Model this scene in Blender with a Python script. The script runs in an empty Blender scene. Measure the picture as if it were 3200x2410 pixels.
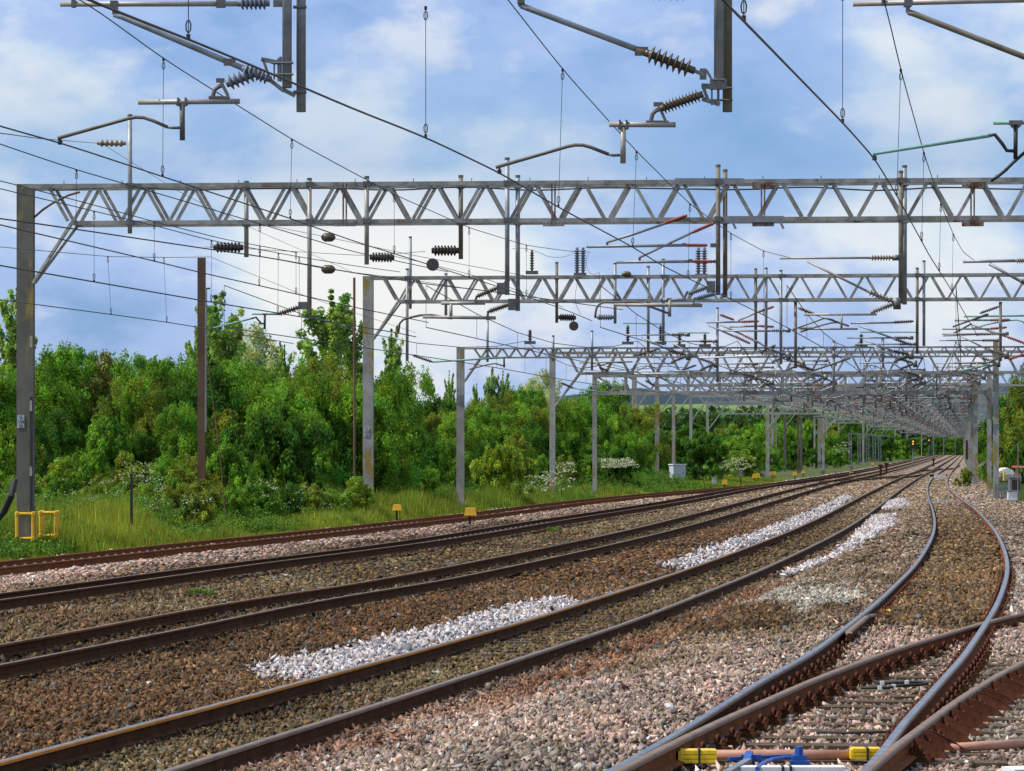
import bpy, math, random
import numpy as np
from mathutils import Vector, Matrix
rng = np.random.default_rng(7)
random.seed(7)
C = bpy.context.scene.collection
PI = math.pi

# ------------------------------------------------------------------ camera model (metres; rail top = 0)
F, CX, YH, H = 10706.0, 1600.0, 1398.0, 2.45          # in units of a 3200 px wide frame
def ray(px, py): return np.array([(px - CX) / F, 1.0, -(py - YH) / F])
def at(px, py, Y):
    d = ray(px, py); return np.array([d[0] * Y, Y, H + d[2] * Y])
def gp(px, py, z=0.0):
    return at(px, py, F * (H - z) / (py - YH))

scene = bpy.context.scene
cam = bpy.data.cameras.new('camera'); co = bpy.data.objects.new('camera', cam); C.objects.link(co)
co.location = (0, 0, H); co.rotation_euler = (PI / 2, 0, 0)
cam.sensor_width = 36; cam.lens = 36 * F / 3200
cam.shift_y = (YH - 1205) / 3200
cam.clip_start = 0.5; cam.clip_end = 20000
scene.camera = co

# ------------------------------------------------------------------ materials
def s2l(c):
    c = np.array(c, float) / 255.0
    return tuple(np.where(c <= 0.04045, c / 12.92, ((c + 0.055) / 1.055) ** 2.4))
class NT:
    def __init__(s, name):
        s.m = bpy.data.materials.new(name); s.m.use_nodes = True
        s.n = s.m.node_tree.nodes; s.l = s.m.node_tree.links
        s.b = s.n['Principled BSDF']
    def add(s, t, **kw):
        n = s.n.new(t)
        for k, v in kw.items(): setattr(n, k, v)
        return n
    def link(s, a, b): s.l.new(a, b)
def noise(nt, scale, detail=4, rough=0.55, coord='Object', sc=(1, 1, 1)):
    tc = nt.add('ShaderNodeTexCoord'); mp = nt.add('ShaderNodeMapping'); mp.inputs['Scale'].default_value = sc
    nz = nt.add('ShaderNodeTexNoise'); nz.inputs['Scale'].default_value = scale
    nz.inputs['Detail'].default_value = detail; nz.inputs['Roughness'].default_value = rough
    nt.link(tc.outputs[coord], mp.inputs['Vector']); nt.link(mp.outputs[0], nz.inputs['Vector'])
    return nz
def ramp(nt, src, stops):
    r = nt.add('ShaderNodeValToRGB')
    e = r.color_ramp.elements
    while len(e) < len(stops): e.new(0.5)
    for k, (p, c) in enumerate(stops):
        e[k].position = p; e[k].color = (*c, 1)
    nt.link(src, r.inputs['Fac']); return r
def two_tone(name, a, b, scale=3, lo=0.4, hi=0.6, rough=0.6, metal=0.0, sc=(1, 1, 1), bump=0.0, extra=None):
    nt = NT(name); nz = noise(nt, scale, 6, 0.6, 'Object', sc)
    r = ramp(nt, nz.outputs['Fac'], [(lo, a), (hi, b)])
    out = r.outputs['Color']
    if extra:
        c2, sc2, lo2, hi2, xs = extra
        n2 = noise(nt, sc2, 5, 0.6, 'Object', xs)
        m = nt.add('ShaderNodeMix', data_type='RGBA')
        rr = ramp(nt, n2.outputs['Fac'], [(lo2, (0, 0, 0)), (hi2, (1, 1, 1))])
        nt.link(rr.outputs['Color'], m.inputs['Factor']); nt.link(out, m.inputs['A']); m.inputs['B'].default_value = (*c2, 1)
        out = m.outputs['Result']
    nt.link(out, nt.b.inputs['Base Color'])
    nt.b.inputs['Roughness'].default_value = rough; nt.b.inputs['Metallic'].default_value = metal
    if rough > .75: nt.b.inputs['Specular IOR Level'].default_value = .12
    if bump:
        bp = nt.add('ShaderNodeBump'); bp.inputs['Strength'].default_value = bump; bp.inputs['Distance'].default_value = 0.01
        nt.link(nz.outputs['Fac'], bp.inputs['Height']); nt.link(bp.outputs[0], nt.b.inputs['Normal'])
    return nt.m
def plain(name, c, rough=0.5, metal=0.0, emit=0.0):
    nt = NT(name); nz = noise(nt, 14, 4)
    c = np.array(c)
    r = ramp(nt, nz.outputs['Fac'], [(0.3, tuple(c * 0.8)), (0.7, tuple(np.minimum(c * 1.15, 1)))])
    nt.link(r.outputs['Color'], nt.b.inputs['Base Color'])
    nt.b.inputs['Roughness'].default_value = rough; nt.b.inputs['Metallic'].default_value = metal
    if emit:
        nt.b.inputs['Emission Color'].default_value = (*c, 1); nt.b.inputs['Emission Strength'].default_value = emit
    return nt.m
def vcol(name, rough=0.85, trans=0.0, tint=None):
    """base colour from the per-face colour attribute, broken up by a fine noise"""
    nt = NT(name); a = nt.add('ShaderNodeAttribute', attribute_name='tint')
    nt.link(a.outputs['Color'], nt.b.inputs['Base Color'])
    nt.b.inputs['Roughness'].default_value = rough
    nt.b.inputs['Specular IOR Level'].default_value = 0.10
    if trans:
        t = nt.add('ShaderNodeBsdfTranslucent'); mx = nt.add('ShaderNodeMixShader'); mx.inputs[0].default_value = trans
        g = nt.add('ShaderNodeMix', data_type='RGBA', blend_type='MULTIPLY'); g.inputs['Factor'].default_value = 1
        nt.link(a.outputs['Color'], g.inputs['A']); g.inputs['B'].default_value = (1.25, 1.35, 0.5, 1)
        nt.link(g.outputs['Result'], t.inputs['Color'])
        nt.link(nt.b.outputs[0], mx.inputs[1]); nt.link(t.outputs[0], mx.inputs[2])
        nt.link(mx.outputs[0], nt.n['Material Output'].inputs['Surface'])
    return nt.m
OCHRE = (0.26, 0.19, 0.045)
M = {}
M['mast'] = two_tone('lichen_grey_paint', (0.21, 0.205, 0.185), (0.34, 0.335, 0.31), 1.6, 0.35, 0.65, 0.7, extra=(OCHRE, 1.3, 0.53, 0.60, (1.6, 1.6, 0.7)))
M['mast_dark'] = two_tone('dull_olive_paint', (0.085, 0.082, 0.062), (0.135, 0.13, 0.105), 1.5, 0.35, 0.65, 0.75, extra=(OCHRE, 0.9, 0.56, 0.66, (1.6, 1.6, 0.6)))
M['boom'] = two_tone('weathered_grey_steel', (0.15, 0.145, 0.125), (0.33, 0.325, 0.30), 2.6, 0.35, 0.65, 0.65, extra=((0.16, 0.075, 0.035), 1.9, 0.60, 0.70, (1, 1, 1)))
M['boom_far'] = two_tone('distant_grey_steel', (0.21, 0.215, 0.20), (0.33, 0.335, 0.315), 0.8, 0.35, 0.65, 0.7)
M['tube'] = two_tone('galvanised_tube', (0.20, 0.22, 0.23), (0.34, 0.365, 0.38), 3, 0.35, 0.65, 0.5, 0.25)
M['tube_brown'] = two_tone('lichened_tube', (0.12, 0.095, 0.06), (0.22, 0.19, 0.14), 3, 0.35, 0.65, 0.6)
M['arm'] = two_tone('weathered_arm_tube', (0.26, 0.235, 0.20), (0.40, 0.375, 0.34), 4, 0.3, 0.7, 0.5, 0.2)
M['arm_dark'] = two_tone('dark_arm_tube', (0.075, 0.065, 0.05), (0.15, 0.135, 0.115), 5, 0.3, 0.7, 0.55)
M['clamp'] = two_tone('dark_clamp_steel', (0.09, 0.09, 0.085), (0.18, 0.18, 0.175), 8, 0.3, 0.7, 0.5, 0.3)
M['ins_grey'] = two_tone('grey_polymer', (0.09, 0.105, 0.135), (0.16, 0.18, 0.22), 8, 0.3, 0.7, 0.45)
M['ins_brown'] = two_tone('brown_porcelain', (0.055, 0.038, 0.022), (0.12, 0.088, 0.055), 8, 0.3, 0.7, 0.3)
M['ins_dark'] = two_tone('dark_porcelain', (0.03, 0.02, 0.016), (0.07, 0.05, 0.04), 8, 0.3, 0.7, 0.25)
M['ins_red'] = two_tone('red_polymer', (0.20, 0.035, 0.02), (0.32, 0.06, 0.03), 8, 0.3, 0.7, 0.45)
M['ins_pale'] = two_tone('pale_porcelain', (0.16, 0.13, 0.09), (0.26, 0.22, 0.17), 8, 0.3, 0.7, 0.4)
M['verdigris'] = two_tone('verdigris_copper', (0.11, 0.26, 0.20), (0.22, 0.42, 0.34), 6, 0.3, 0.7, 0.6)
M['wire'] = plain('dark_bronze_wire', (0.035, 0.032, 0.028), 0.5, 0.3)
M['wire_green'] = plain('tarnished_wire', (0.07, 0.095, 0.075), 0.6)
M['rust'] = two_tone('rust_brown', (0.11, 0.038, 0.014), (0.21, 0.075, 0.026), 6, 0.3, 0.7, 0.9, bump=0.3)
M['rust_red'] = two_tone('red_rust', (0.060, 0.020, 0.010), (0.14, 0.045, 0.022), 9, 0.3, 0.7, 0.8, bump=0.3)
M['rust_dark'] = two_tone('dark_rail_web', (0.045, 0.018, 0.007), (0.095, 0.042, 0.016), 5, 0.3, 0.7, 0.92, bump=0.3)
M['rail_bright'] = two_tone('polished_rail_head', (0.14, 0.15, 0.17), (0.34, 0.36, 0.40), 5, 0.35, 0.65, 0.3, 0.85)
M['rail_dull'] = two_tone('dull_rail_head', (0.13, 0.095, 0.07), (0.24, 0.19, 0.15), 4, 0.3, 0.7, 0.5, 0.35)
M['rail_orange'] = two_tone('rust_orange_sky_glow_side', (0.40, 0.165, 0.035), (0.60, 0.28, 0.08), 3, 0.3, 0.7, 0.9)  # rust orange, brightened to paint in the sky's glow on the head side
M['rail_brown'] = two_tone('brown_rail_head', (0.13, 0.080, 0.050), (0.22, 0.145, 0.10), 5, 0.3, 0.7, 0.6)
M['brace'] = two_tone('dark_red_rust', (0.045, 0.016, 0.008), (0.115, 0.038, 0.018), 12, 0.3, 0.7, 0.85, bump=0.4)
M['timber'] = two_tone('oily_timber', (0.055, 0.038, 0.023), (0.125, 0.09, 0.058), 2.5, 0.3, 0.7, 0.85, sc=(1, 6, 6), bump=0.5)
M['rusty_post'] = two_tone('rusty_post_steel', (0.095, 0.058, 0.036), (0.19, 0.12, 0.075), 1.5, 0.3, 0.7, 0.8, sc=(1, 1, .5))
M['yellow'] = plain('yellow_paint', (0.72, 0.42, 0.015), 0.45)
M['yellow_bright'] = plain('bright_yellow_plastic', (0.80, 0.55, 0.01), 0.4)
M['blue'] = plain('blue_paint', (0.015, 0.085, 0.34), 0.4)
M['white'] = two_tone('dirty_white_paint', (0.62, 0.62, 0.62), (0.82, 0.82, 0.82), 5, 0.3, 0.7, 0.5)
M['orange'] = two_tone('faded_orange_pipe', (0.36, 0.15, 0.085), (0.50, 0.26, 0.18), 7, 0.3, 0.7, 0.6)
M['red'] = plain('red_plastic', (0.55, 0.05, 0.03), 0.45)
M['black'] = plain('black_rubber', (0.018, 0.018, 0.018), 0.6)
M['grey_box'] = two_tone('pale_grey_cabinet', (0.42, 0.43, 0.47), (0.55, 0.56, 0.60), 2, 0.3, 0.7, 0.5)
M['galv'] = two_tone('grey_galvanised', (0.16, 0.17, 0.18), (0.26, 0.27, 0.28), 4, 0.3, 0.7, 0.5, 0.3)
M['sign'] = two_tone('weathered_sign_face', (0.36, 0.31, 0.27), (0.48, 0.43, 0.40), 6, 0.3, 0.7, 0.6)
M['plate'] = two_tone('weathered_number_plate', (0.33, 0.37, 0.40), (0.46, 0.49, 0.52), 7, 0.3, 0.7, 0.6)
M['concrete'] = two_tone('grey_concrete', (0.24, 0.23, 0.21), (0.36, 0.34, 0.32), 5, 0.3, 0.7, 0.9)
M['bark'] = two_tone('brown_bark', (0.045, 0.035, 0.025), (0.10, 0.08, 0.06), 4, 0.3, 0.7, 0.9)
M['lamp_yellow'] = plain('lit_yellow_lens', (1.0, 0.55, 0.05), 0.4, 0, 1.1)
M['lamp_red'] = plain('lit_red_lens', (1.0, 0.05, 0.02), 0.4, 0, 1.0)
M['stone'] = vcol('ballast_stone', 0.9)
M['leaf'] = vcol('green_leaves', 0.6, 0.42)
M['grass'] = vcol('grass_blades', 0.7, 0.35)
M['petal'] = vcol('white_petals', 0.8, 0.2)

# ------------------------------------------------------------------ mesh building
class MB:
    def __init__(s): s.v = []; s.f = []; s.mi = []; s.n = 0; s.cur = 0; s.isl = []
    def add(s, verts, faces):
        b = s.n; s.isl.append((s.n, len(verts), len(s.f), len(faces)))
        for p in verts: s.v.append((float(p[0]), float(p[1]), float(p[2])))
        s.n += len(verts)
        for f in faces: s.f.append(tuple(i + b for i in f)); s.mi.append(s.cur)
    def box(s, c, size, R=None):
        c = np.array(c, float); hx, hy, hz = np.array(size, float) / 2
        P = np.array([(x, y, z) for x in (-hx, hx) for y in (-hy, hy) for z in (-hz, hz)])
        if R is not None: P = P @ np.array(R).T
        s.add(P + c, [(0, 1, 3, 2), (4, 6, 7, 5), (0, 4, 5, 1), (2, 3, 7, 6), (0, 2, 6, 4), (1, 5, 7, 3)])
    def bar(s, a, b, w, h, up=(0, 0, 1)):
        a, b = np.array(a, float), np.array(b, float); d = b - a; L = np.linalg.norm(d)
        if L < 1e-6: return
        d /= L; up = np.array(up, float)
        x = np.cross(d, up)
        if np.linalg.norm(x) < 1e-4: x = np.cross(d, (0, 1, 0))
        x /= np.linalg.norm(x); y = np.cross(x, d)
        R = np.stack([x, d, y], 1)
        s.box((a + b) / 2, (w, L, h), R)
    def tube(s, pts, r, n=8, cap=True):
        pts = [np.array(p, float) for p in pts]; m = len(pts)
        rr = r if hasattr(r, '__len__') else [r] * m
        V = []; prev = None
        for i, p in enumerate(pts):
            t = pts[min(i + 1, m - 1)] - pts[max(i - 1, 0)]
            t /= (np.linalg.norm(t) + 1e-12)
            if prev is None:
                ref = np.array((0, 0, 1.0)) if abs(t[2]) < 0.9 else np.array((0, 1.0, 0))
                x = np.cross(t, ref)
            else: x = prev - t * np.dot(prev, t)
            x /= (np.linalg.norm(x) + 1e-12); prev = x; y = np.cross(t, x)
            for k in range(n):
                a = 2 * PI * k / n; V.append(p + rr[i] * (math.cos(a) * x + math.sin(a) * y))
        Fc = []
        for i in range(m - 1):
            for k in range(n):
                k2 = (k + 1) % n; Fc.append((i * n + k, i * n + k2, (i + 1) * n + k2, (i + 1) * n + k))
        if cap: Fc.append(tuple(range(n - 1, -1, -1))); Fc.append(tuple((m - 1) * n + k for k in range(n)))
        s.add(V, Fc)
    def lathe(s, a, b, prof, n=12):
        a, b = np.array(a, float), np.array(b, float)
        s.tube([a + (b - a) * t for t, _ in prof], [max(r, 1e-4) for _, r in prof], n)
    def build(s, name, mat, parent=None, smooth=False):
        me = bpy.data.meshes.new(name); me.from_pydata(s.v, [], s.f)
        for m in (mat if isinstance(mat, (list, tuple)) else [mat]): me.materials.append(m)
        if isinstance(mat, (list, tuple)): me.polygons.foreach_set('material_index', s.mi)
        if smooth: me.shade_smooth() if hasattr(me, 'shade_smooth') else None
        me.update()
        o = bpy.data.objects.new(name, me); C.objects.link(o)
        if parent is not None: o.parent = parent; o.matrix_parent_inverse = Matrix()
        return o
def insulator(mb, a, b, sheds, R, r, n=12, flat=False):
    pr = [(0, r), (0.06, r)]
    for k in range(sheds):
        t0 = 0.08 + 0.84 * k / sheds; w = 0.84 / sheds
        if flat: pr += [(t0, r), (t0 + w * .35, R), (t0 + w * .65, R), (t0 + w * .95, r)]
        else: pr += [(t0, r), (t0 + w * .4, R * .96), (t0 + w * .5, R), (t0 + w * .62, R * .5), (t0 + w * .7, r)]
    pr += [(0.94, r), (1, r)]
    mb.lathe(a, b, pr, n)
def arrays(name, V, Fc, tint, mat, parent=None, nv=None):
    """mesh from numpy arrays: V (n,3), Fc (m,k) all same k, tint per face (m,3)"""
    V = np.asarray(V, np.float32); Fc = np.asarray(Fc, np.int32); m, k = Fc.shape
    me = bpy.data.meshes.new(name)
    me.vertices.add(len(V)); me.vertices.foreach_set('co', V.ravel())
    me.loops.add(m * k); me.loops.foreach_set('vertex_index', Fc.ravel())
    me.polygons.add(m); me.polygons.foreach_set('loop_start', np.arange(0, m * k, k, dtype=np.int32))
    me.update(calc_edges=True)
    at_ = me.attributes.new('tint', 'FLOAT_COLOR', 'FACE')
    at_.data.foreach_set('color', np.concatenate([np.asarray(tint, np.float32), np.ones((m, 1), np.float32)], 1).ravel())
    me.materials.append(mat)
    o = bpy.data.objects.new(name, me); C.objects.link(o)
    if parent is not None: o.parent = parent
    return o
def tag(o, label=None, cat=None, group=None, kind=None):
    if label: o['label'] = label
    if cat: o['category'] = cat
    if group: o['group'] = group
    if kind: o['kind'] = kind
    return o
def thing(name, label, cat, loc=(0, 0, 0), group=None):
    o = bpy.data.objects.new(name, None); C.objects.link(o); o.location = Vector([float(x) for x in loc]); o.empty_display_size = 0.2
    return tag(o, label, cat, group)
def copy_tree(o, parent=None):
    c = o.copy(); C.objects.link(c)
    if parent is not None: c.parent = parent
    for ch in list(o.children): copy_tree(ch, c)
    return c
def smoothstep(a, b, x):
    t = np.clip((x - a) / (b - a), 0, 1); return t * t * (3 - 2 * t)
def vnoise(x, y, seed=0):
    """smooth value noise, vectorised"""
    x, y = np.asarray(x, float), np.asarray(y, float)
    xi, yi = np.floor(x).astype(np.int64), np.floor(y).astype(np.int64); fx, fy = x - xi, y - yi
    def h(a, b):
        n = (a * 374761393 + b * 668265263 + seed * 69069) & 0x7fffffff
        n = ((n ^ (n >> 13)) * 1274126177) & 0x7fffffff
        return ((n ^ (n >> 16)) & 0xffff) / 65535.0
    fx, fy = fx * fx * (3 - 2 * fx), fy * fy * (3 - 2 * fy)
    return (h(xi, yi) * (1 - fx) + h(xi + 1, yi) * fx) * (1 - fy) + (h(xi, yi + 1) * (1 - fx) + h(xi + 1, yi + 1) * fx) * fy

# ------------------------------------------------------------------ tracks
def z5(Y): return 0.36 * (1 - smoothstep(55, 170, Y))
def curve(pts, zf=None, smooth=9, N=260):
    """smooth line on the ground through traced points"""
    P = np.array(pts, float)
    s = np.concatenate([[0], np.cumsum(np.hypot(*np.diff(P, axis=0).T))])
    ss = np.linspace(0, s[-1], N)
    x, y = np.interp(ss, s, P[:, 0]), np.interp(ss, s, P[:, 1])
    k = np.ones(2 * smooth + 1) / (2 * smooth + 1)
    for _ in range(2):
        for arr in (x, y):
            pad = np.concatenate([2 * arr[0] - arr[smooth:0:-1], arr, 2 * arr[-1] - arr[-2:-smooth - 2:-1]])
            arr[:] = np.convolve(pad, k, 'valid')
    out = []
    for a, b in zip(x, y):
        z = 0.0
        for _ in range(6):
            p = gp(a, b, z)
            if zf is None: break
            z = float(zf(p[1]))
        out.append((p[0], p[1], z))
    return np.array(out)
def resample(P, step):
    s = np.concatenate([[0], np.cumsum(np.linalg.norm(np.diff(P[:, :2], axis=0), axis=1))])
    t = [0.0]
    while t[-1] < s[-1]: t.append(t[-1] + step * max(1.0, 1 + (t[-1] - 40) / 40))
    t = np.array(t[:-1] + [s[-1]])
    return np.stack([np.interp(t, s, P[:, k]) for k in range(3)], 1)
def offset(P, d, dz=0.0):
    T = np.gradient(P[:, :2], axis=0); T /= np.linalg.norm(T, axis=1)[:, None]
    Q = P.copy(); Q[:, 0] += T[:, 1] * d; Q[:, 1] -= T[:, 0] * d; Q[:, 2] += dz
    return Q
def extend(P, d):
    t = P[0] - P[6]; t /= np.linalg.norm(t[:2]); t[2] = 0
    return np.concatenate([[P[0] + t * d], P])
T1 = extend(curve([(0, 1754), (300, 1723), (548, 1697), (822, 1671), (1100, 1642), (1400, 1610), (1535, 1594), (1644, 1579), (1780, 1564), (2000, 1543.6), (2135, 1533), (2271, 1523), (2339, 1518.5), (2434, 1507), (2600, 1482.7)]), 14)
T2 = extend(curve([(0, 1853), (280, 1816), (548, 1779), (822, 1746), (1100, 1712), (1400, 1669.7), (1590, 1637), (1780, 1610), (2000, 1577.5), (2135, 1555), (2244, 1534), (2339, 1519), (2434, 1507), (2600, 1482.7), (2700, 1469), (2754, 1459), (2822, 1440), (2890, 1425), (2940, 1416)]), 14)
T3 = extend(curve([(0, 2013), (274, 1964), (548, 1911), (822, 1865), (1100, 1825), (1400, 1770), (1590, 1733), (1725, 1706), (1861, 1678), (2000, 1648), (2135, 1614), (2271, 1580), (2407, 1544), (2542, 1508), (2640, 1492), (2700, 1483), (2768, 1470), (2835, 1450.7), (2903, 1430), (2955, 1417.5)]), 12)
T4 = extend(curve([(0, 2377), (274, 2304), (548, 2233), (822, 2160), (1100, 2086), (1400, 2005), (1700, 1921.6), (1824, 1880), (1949, 1841), (2073, 1803), (2217, 1753), (2380, 1693), (2488, 1652), (2600, 1603), (2654, 1570), (2708, 1537), (2763, 1509), (2801, 1493), (2844, 1477), (2898, 1460), (2925, 1449.5), (2953, 1434.6), (2982, 1420)]), 4)
L5 = extend(curve([(1905, 2408), (2100, 2298), (2224, 2221), (2373, 2128), (2522, 2047), (2598, 1993.5), (2743, 1879), (2862, 1764), (2912, 1685), (2927, 1635), (2917, 1596), (2901, 1555), (2891, 1528), (2893, 1509), (2904, 1495.6), (2925, 1482), (2947, 1468.5), (2969, 1455), (2990, 1433), (3007, 1418)], z5, 5), 3)
R5 = extend(curve([(2700, 2410), (2769, 2331), (2829, 2249), (2898, 2174), (2948, 2117), (3010, 2050), (3054, 1985), (3088, 1934), (3113, 1893), (3136, 1836), (3149, 1789), (3150, 1754), (3139, 1715), (3121, 1672), (3090, 1632), (3056, 1596), (3023, 1571.6), (2993, 1552.6), (2963, 1528), (2951, 1509), (2956, 1493), (2974, 1474), (2993, 1449.5), (3015, 1422)], z5, 5), 3)
L6 = extend(curve([(1925, 2409), (1985, 2378), (2100, 2319), (2249, 2249), (2398, 2184), (2523, 2127), (2650, 2080), (2785, 2029), (2911, 1992), (3019, 1959.5), (3066, 1943.7), (3200, 1913), (3480, 1855), (3700, 1815), (4100, 1750), (4600, 1690)], z5, 6), 2)
R6 = extend(curve([(2712, 2402), (2774, 2343), (2874, 2274), (2948, 2214), (3073, 2132), (3200, 2062), (3380, 1985), (3600, 1912), (3800, 1860), (4200, 1780), (4700, 1712)], z5, 6), 3)
CANT = {'T1': 0.03, 'T2': 0.10, 'T3': 0.05, 'T4': 0.0}
RAILS = {'T1a': T1, 'T1b': offset(T1, 1.505, CANT['T1']), 'T2a': T2, 'T2b': offset(T2, 1.505, CANT['T2']), 'T3a': T3, 'T3b': offset(T3, 1.505, CANT['T3']),
         'T4a': T4, 'T4b': offset(T4, 1.505, 0), 'L5': L5, 'R5': R5, 'L6': L6, 'R6': R6}
X34 = curve([(2560, 1503), (2640, 1497), (2720, 1492), (2800, 1487), (2850, 1478), (2900, 1461)], None, 12)
X45 = curve([(2870, 1470), (2920, 1466.5), (2980, 1463), (3000, 1452)], z5, 12)
RAILS['X34'] = X34; RAILS['X34b'] = offset(X34, 1.505); RAILS['X45'] = X45
def xat(P, Y): 
    o = np.argsort(P[:, 1]); return np.interp(Y, P[o, 1], P[o, 0])
CEN = {'T1': offset(T1, .75), 'T2': offset(T2, .75), 'T3': offset(T3, .75), 'T4': offset(T4, .75), 'T5': np.stack([(L5[np.linspace(0, len(L5) - 1, 200).astype(int)] + R5[np.linspace(0, len(R5) - 1, 200).astype(int)])[:, k] / 2 for k in range(3)], 1)}
PROF = [(-.036, -.012), (-.026, -.002), (0, 0), (.026, -.002), (.036, -.012), (.036, -.034), (.010, -.050), (.009, -.130), (.070, -.146), (.070, -.158), (-.070, -.158), (-.070, -.146), (-.009, -.130), (-.010, -.050), (-.036, -.034)]
def rail(P, label, head, side, web, step=1.2, group='running rails', low=(3, 4, 14)):
    P = resample(P, step); T = np.gradient(P[:, :2], axis=0); T /= np.linalg.norm(T, axis=1)[:, None]
    mb = MB(); n = len(PROF); V = []
    for p, t in zip(P, T):
        for a, b in PROF: V.append((p[0] + t[1] * a, p[1] - t[0] * a, p[2] + b))
    Fc = []; mi = []
    for i in range(len(P) - 1):
        for k in range(n):
            k2 = (k + 1) % n
            Fc.append((i * n + k, i * n + k2, (i + 1) * n + k2, (i + 1) * n + k)); mi.append(1 if k in low else (0 if k in (0, 1, 2, 3) else 2))
    Fc.append(tuple(range(n))); mi.append(2); Fc.append(tuple((len(P) - 1) * n + k for k in range(n - 1, -1, -1))); mi.append(2)
    mb.v = V; mb.f = Fc; mb.mi = mi
    o = mb.build('running_rail', [head, side, web])
    return tag(o, label, 'rail', group)
rb, rd, ro, rbr = M['rail_bright'], M['rail_dull'], M['rail_orange'], M['rail_brown']
RO = {}
RO['T1a'] = rail(RAILS['T1a'], 'rusty far rail of the leftmost track, beside the grass verge', M['rust'], M['rust'], M['rust'])
RO['T1b'] = rail(RAILS['T1b'], 'rusty near rail of the leftmost track, beside pinkish ballast', M['rust'], M['rust'], M['rust'])
RO['T2a'] = rail(RAILS['T2a'], 'dark far rail of the second track from the left', rd, M['rust_dark'], M['rust_dark'])
RO['T2b'] = rail(RAILS['T2b'], 'dark near rail of the second track from the left', M['rail_brown'], M['rust_dark'], M['rust_dark'])
RO['T3a'] = rail(RAILS['T3a'], 'brown far rail of the third track from the left', rd, M['rust'], M['rust_dark'])
RO['T3b'] = rail(RAILS['T3b'], 'dark near rail of the third track from the left', rd, M['rust_dark'], M['rust_dark'])
RO['T4a'] = rail(RAILS['T4a'], 'rail with orange head side next to the white ballast heaps', rb, ro, M['rust_dark'])
RO['T4b'] = rail(RAILS['T4b'], 'dark near rail of the fourth track, edging the pale wide ballast', rd, M['rail_brown'], M['rust_dark'])
RO['L5'] = rail(L5, 'polished left rail of the curving right hand track', rb, rd, M['rust_dark'])
RO['R5'] = rail(R5, 'polished right rail of the curving right hand track', rb, rd, M['rust'])
RO['L6'] = rail(L6, 'brown switch rail crossing the curving track towards the right edge', rbr, rbr, M['rust'])
RO['R6'] = rail(R6, 'brown stock rail along the rusty braces at bottom right', rbr, rbr, M['rust'])
rail(X34, 'left rail of the distant crossover between third and fourth tracks', rd, M['rust'], M['rust_dark'])
rail(RAILS['X34b'], 'right rail of the distant crossover between third and fourth tracks', rd, M['rust'], M['rust_dark'])
rail(X45, 'distant crossover rail joining the fourth track to the curving track', rd, M['rust'], M['rust_dark'])
# check rail beside L5 and wing rail near the crossing
chk = offset(L5, 0.085); chk = chk[(chk[:, 1] > 38.5) & (chk[:, 1] < 43.2)]
chk[0, :2] += np.array([.06, 0]); chk[-1, :2] += np.array([.06, 0])
rail(chk, 'short check rail beside the polished left rail', rbr, rbr, M['rust_dark'], 0.6)
# pandrol clips on the two left tracks
cb = MB(); cb.tube([(-.05, 0, -.13), (-.08, .03, -.11), (-.12, .02, -.12), (-.12, -.05, -.12), (-.07, -.05, -.125)], .012, 5)
clip_me = None
for key in ('T1a', 'T2a'):
    P = resample(RAILS[key], 0.7); P = P[(P[:, 1] > 52) & (P[:, 1] < 118)]; T = np.gradient(P[:, :2], axis=0)
    for k in range(min(len(P), 90)):
        if clip_me is None:
            b = MB(); b.tube([(.05, 0, -.135), (.08, .04, -.105), (.13, .03, -.118), (.13, -.05, -.118), (.08, -.06, -.125)], .013, 5)
            b.box((.12, 0, -.145), (.12, .16, .02)); o = b.build('rail_clip', M['concrete']); clip_me = o.data
        else: o = bpy.data.objects.new('rail_clip', clip_me); C.objects.link(o)
        o.parent = RO[key]; o.location = P[k]; o.rotation_euler = (0, 0, math.atan2(-T[k, 0], T[k, 1]))

# ------------------------------------------------------------------ ground and ballast
X1a = lambda Y: xat(T1, Y)
def edges(Y): 
    Y = np.asarray(Y, float)
    le = np.where(Y < 215, xat(T1, np.minimum(Y, 215)), 0); le = np.where(Y >= 215, xat(T2, Y), le)
    return le, xat(R5, Y)
def zb(X, Y):
    """height of the ballast top"""
    X, Y = np.asarray(X, float), np.asarray(Y, float)
    le, re = edges(Y)
    x4 = xat(RAILS['T4b'], Y); x5 = xat(L5, Y)
    t = np.clip((X - x4 - 0.4) / np.maximum(x5 - x4 - 0.9, 0.3), 0, 1)
    z = -0.175 + z5(Y) * smoothstep(0, 1, t)
    gap = np.clip(x5 - x4, 0, 9)
    z += 0.10 * np.sin(np.clip(t, 0, 1) * PI) ** 2 * (vnoise(X * .35 + 3, Y * .12, 5) * 1.6 - .35) * smoothstep(1.6, 3.5, gap)
    x3 = xat(RAILS['T3b'], Y); u = np.clip((X - x3 - .5) / np.maximum(xat(T4, Y) - x3 - 1.0, .3), 0, 1)
    z += 0.05 * np.sin(u * PI) * (vnoise(X * .5, Y * .2, 8) - .3)
    x1, x2 = xat(RAILS['T1b'], Y), xat(T2, Y); u = np.clip((X - x1 - .3) / np.maximum(x2 - x1 - .6, .3), 0, 1)
    z += 0.13 * np.sin(u * PI) * (vnoise(X * .5, Y * .25, 9)) * smoothstep(1.0, 2.0, x2 - x1)
    for tk in ('T1', 'T2', 'T3', 'T4'):
        c = xat(CEN[tk], Y); z -= .045 * np.exp(-((X - c) / .95) ** 4)
    z += 0.04 * (vnoise(X * 1.3, Y * 1.3, 2) - .5)
    z -= 0.076 * smoothstep(-.5, -.1, X - x5) * smoothstep(39.5, 35.5, Y)
    z -= 0.22 * smoothstep(0.7, 2.2, le - X)
    z -= 0.30 * smoothstep(2.2, 5.5, X - re) * smoothstep(70, 110, Y)
    return z
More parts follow.
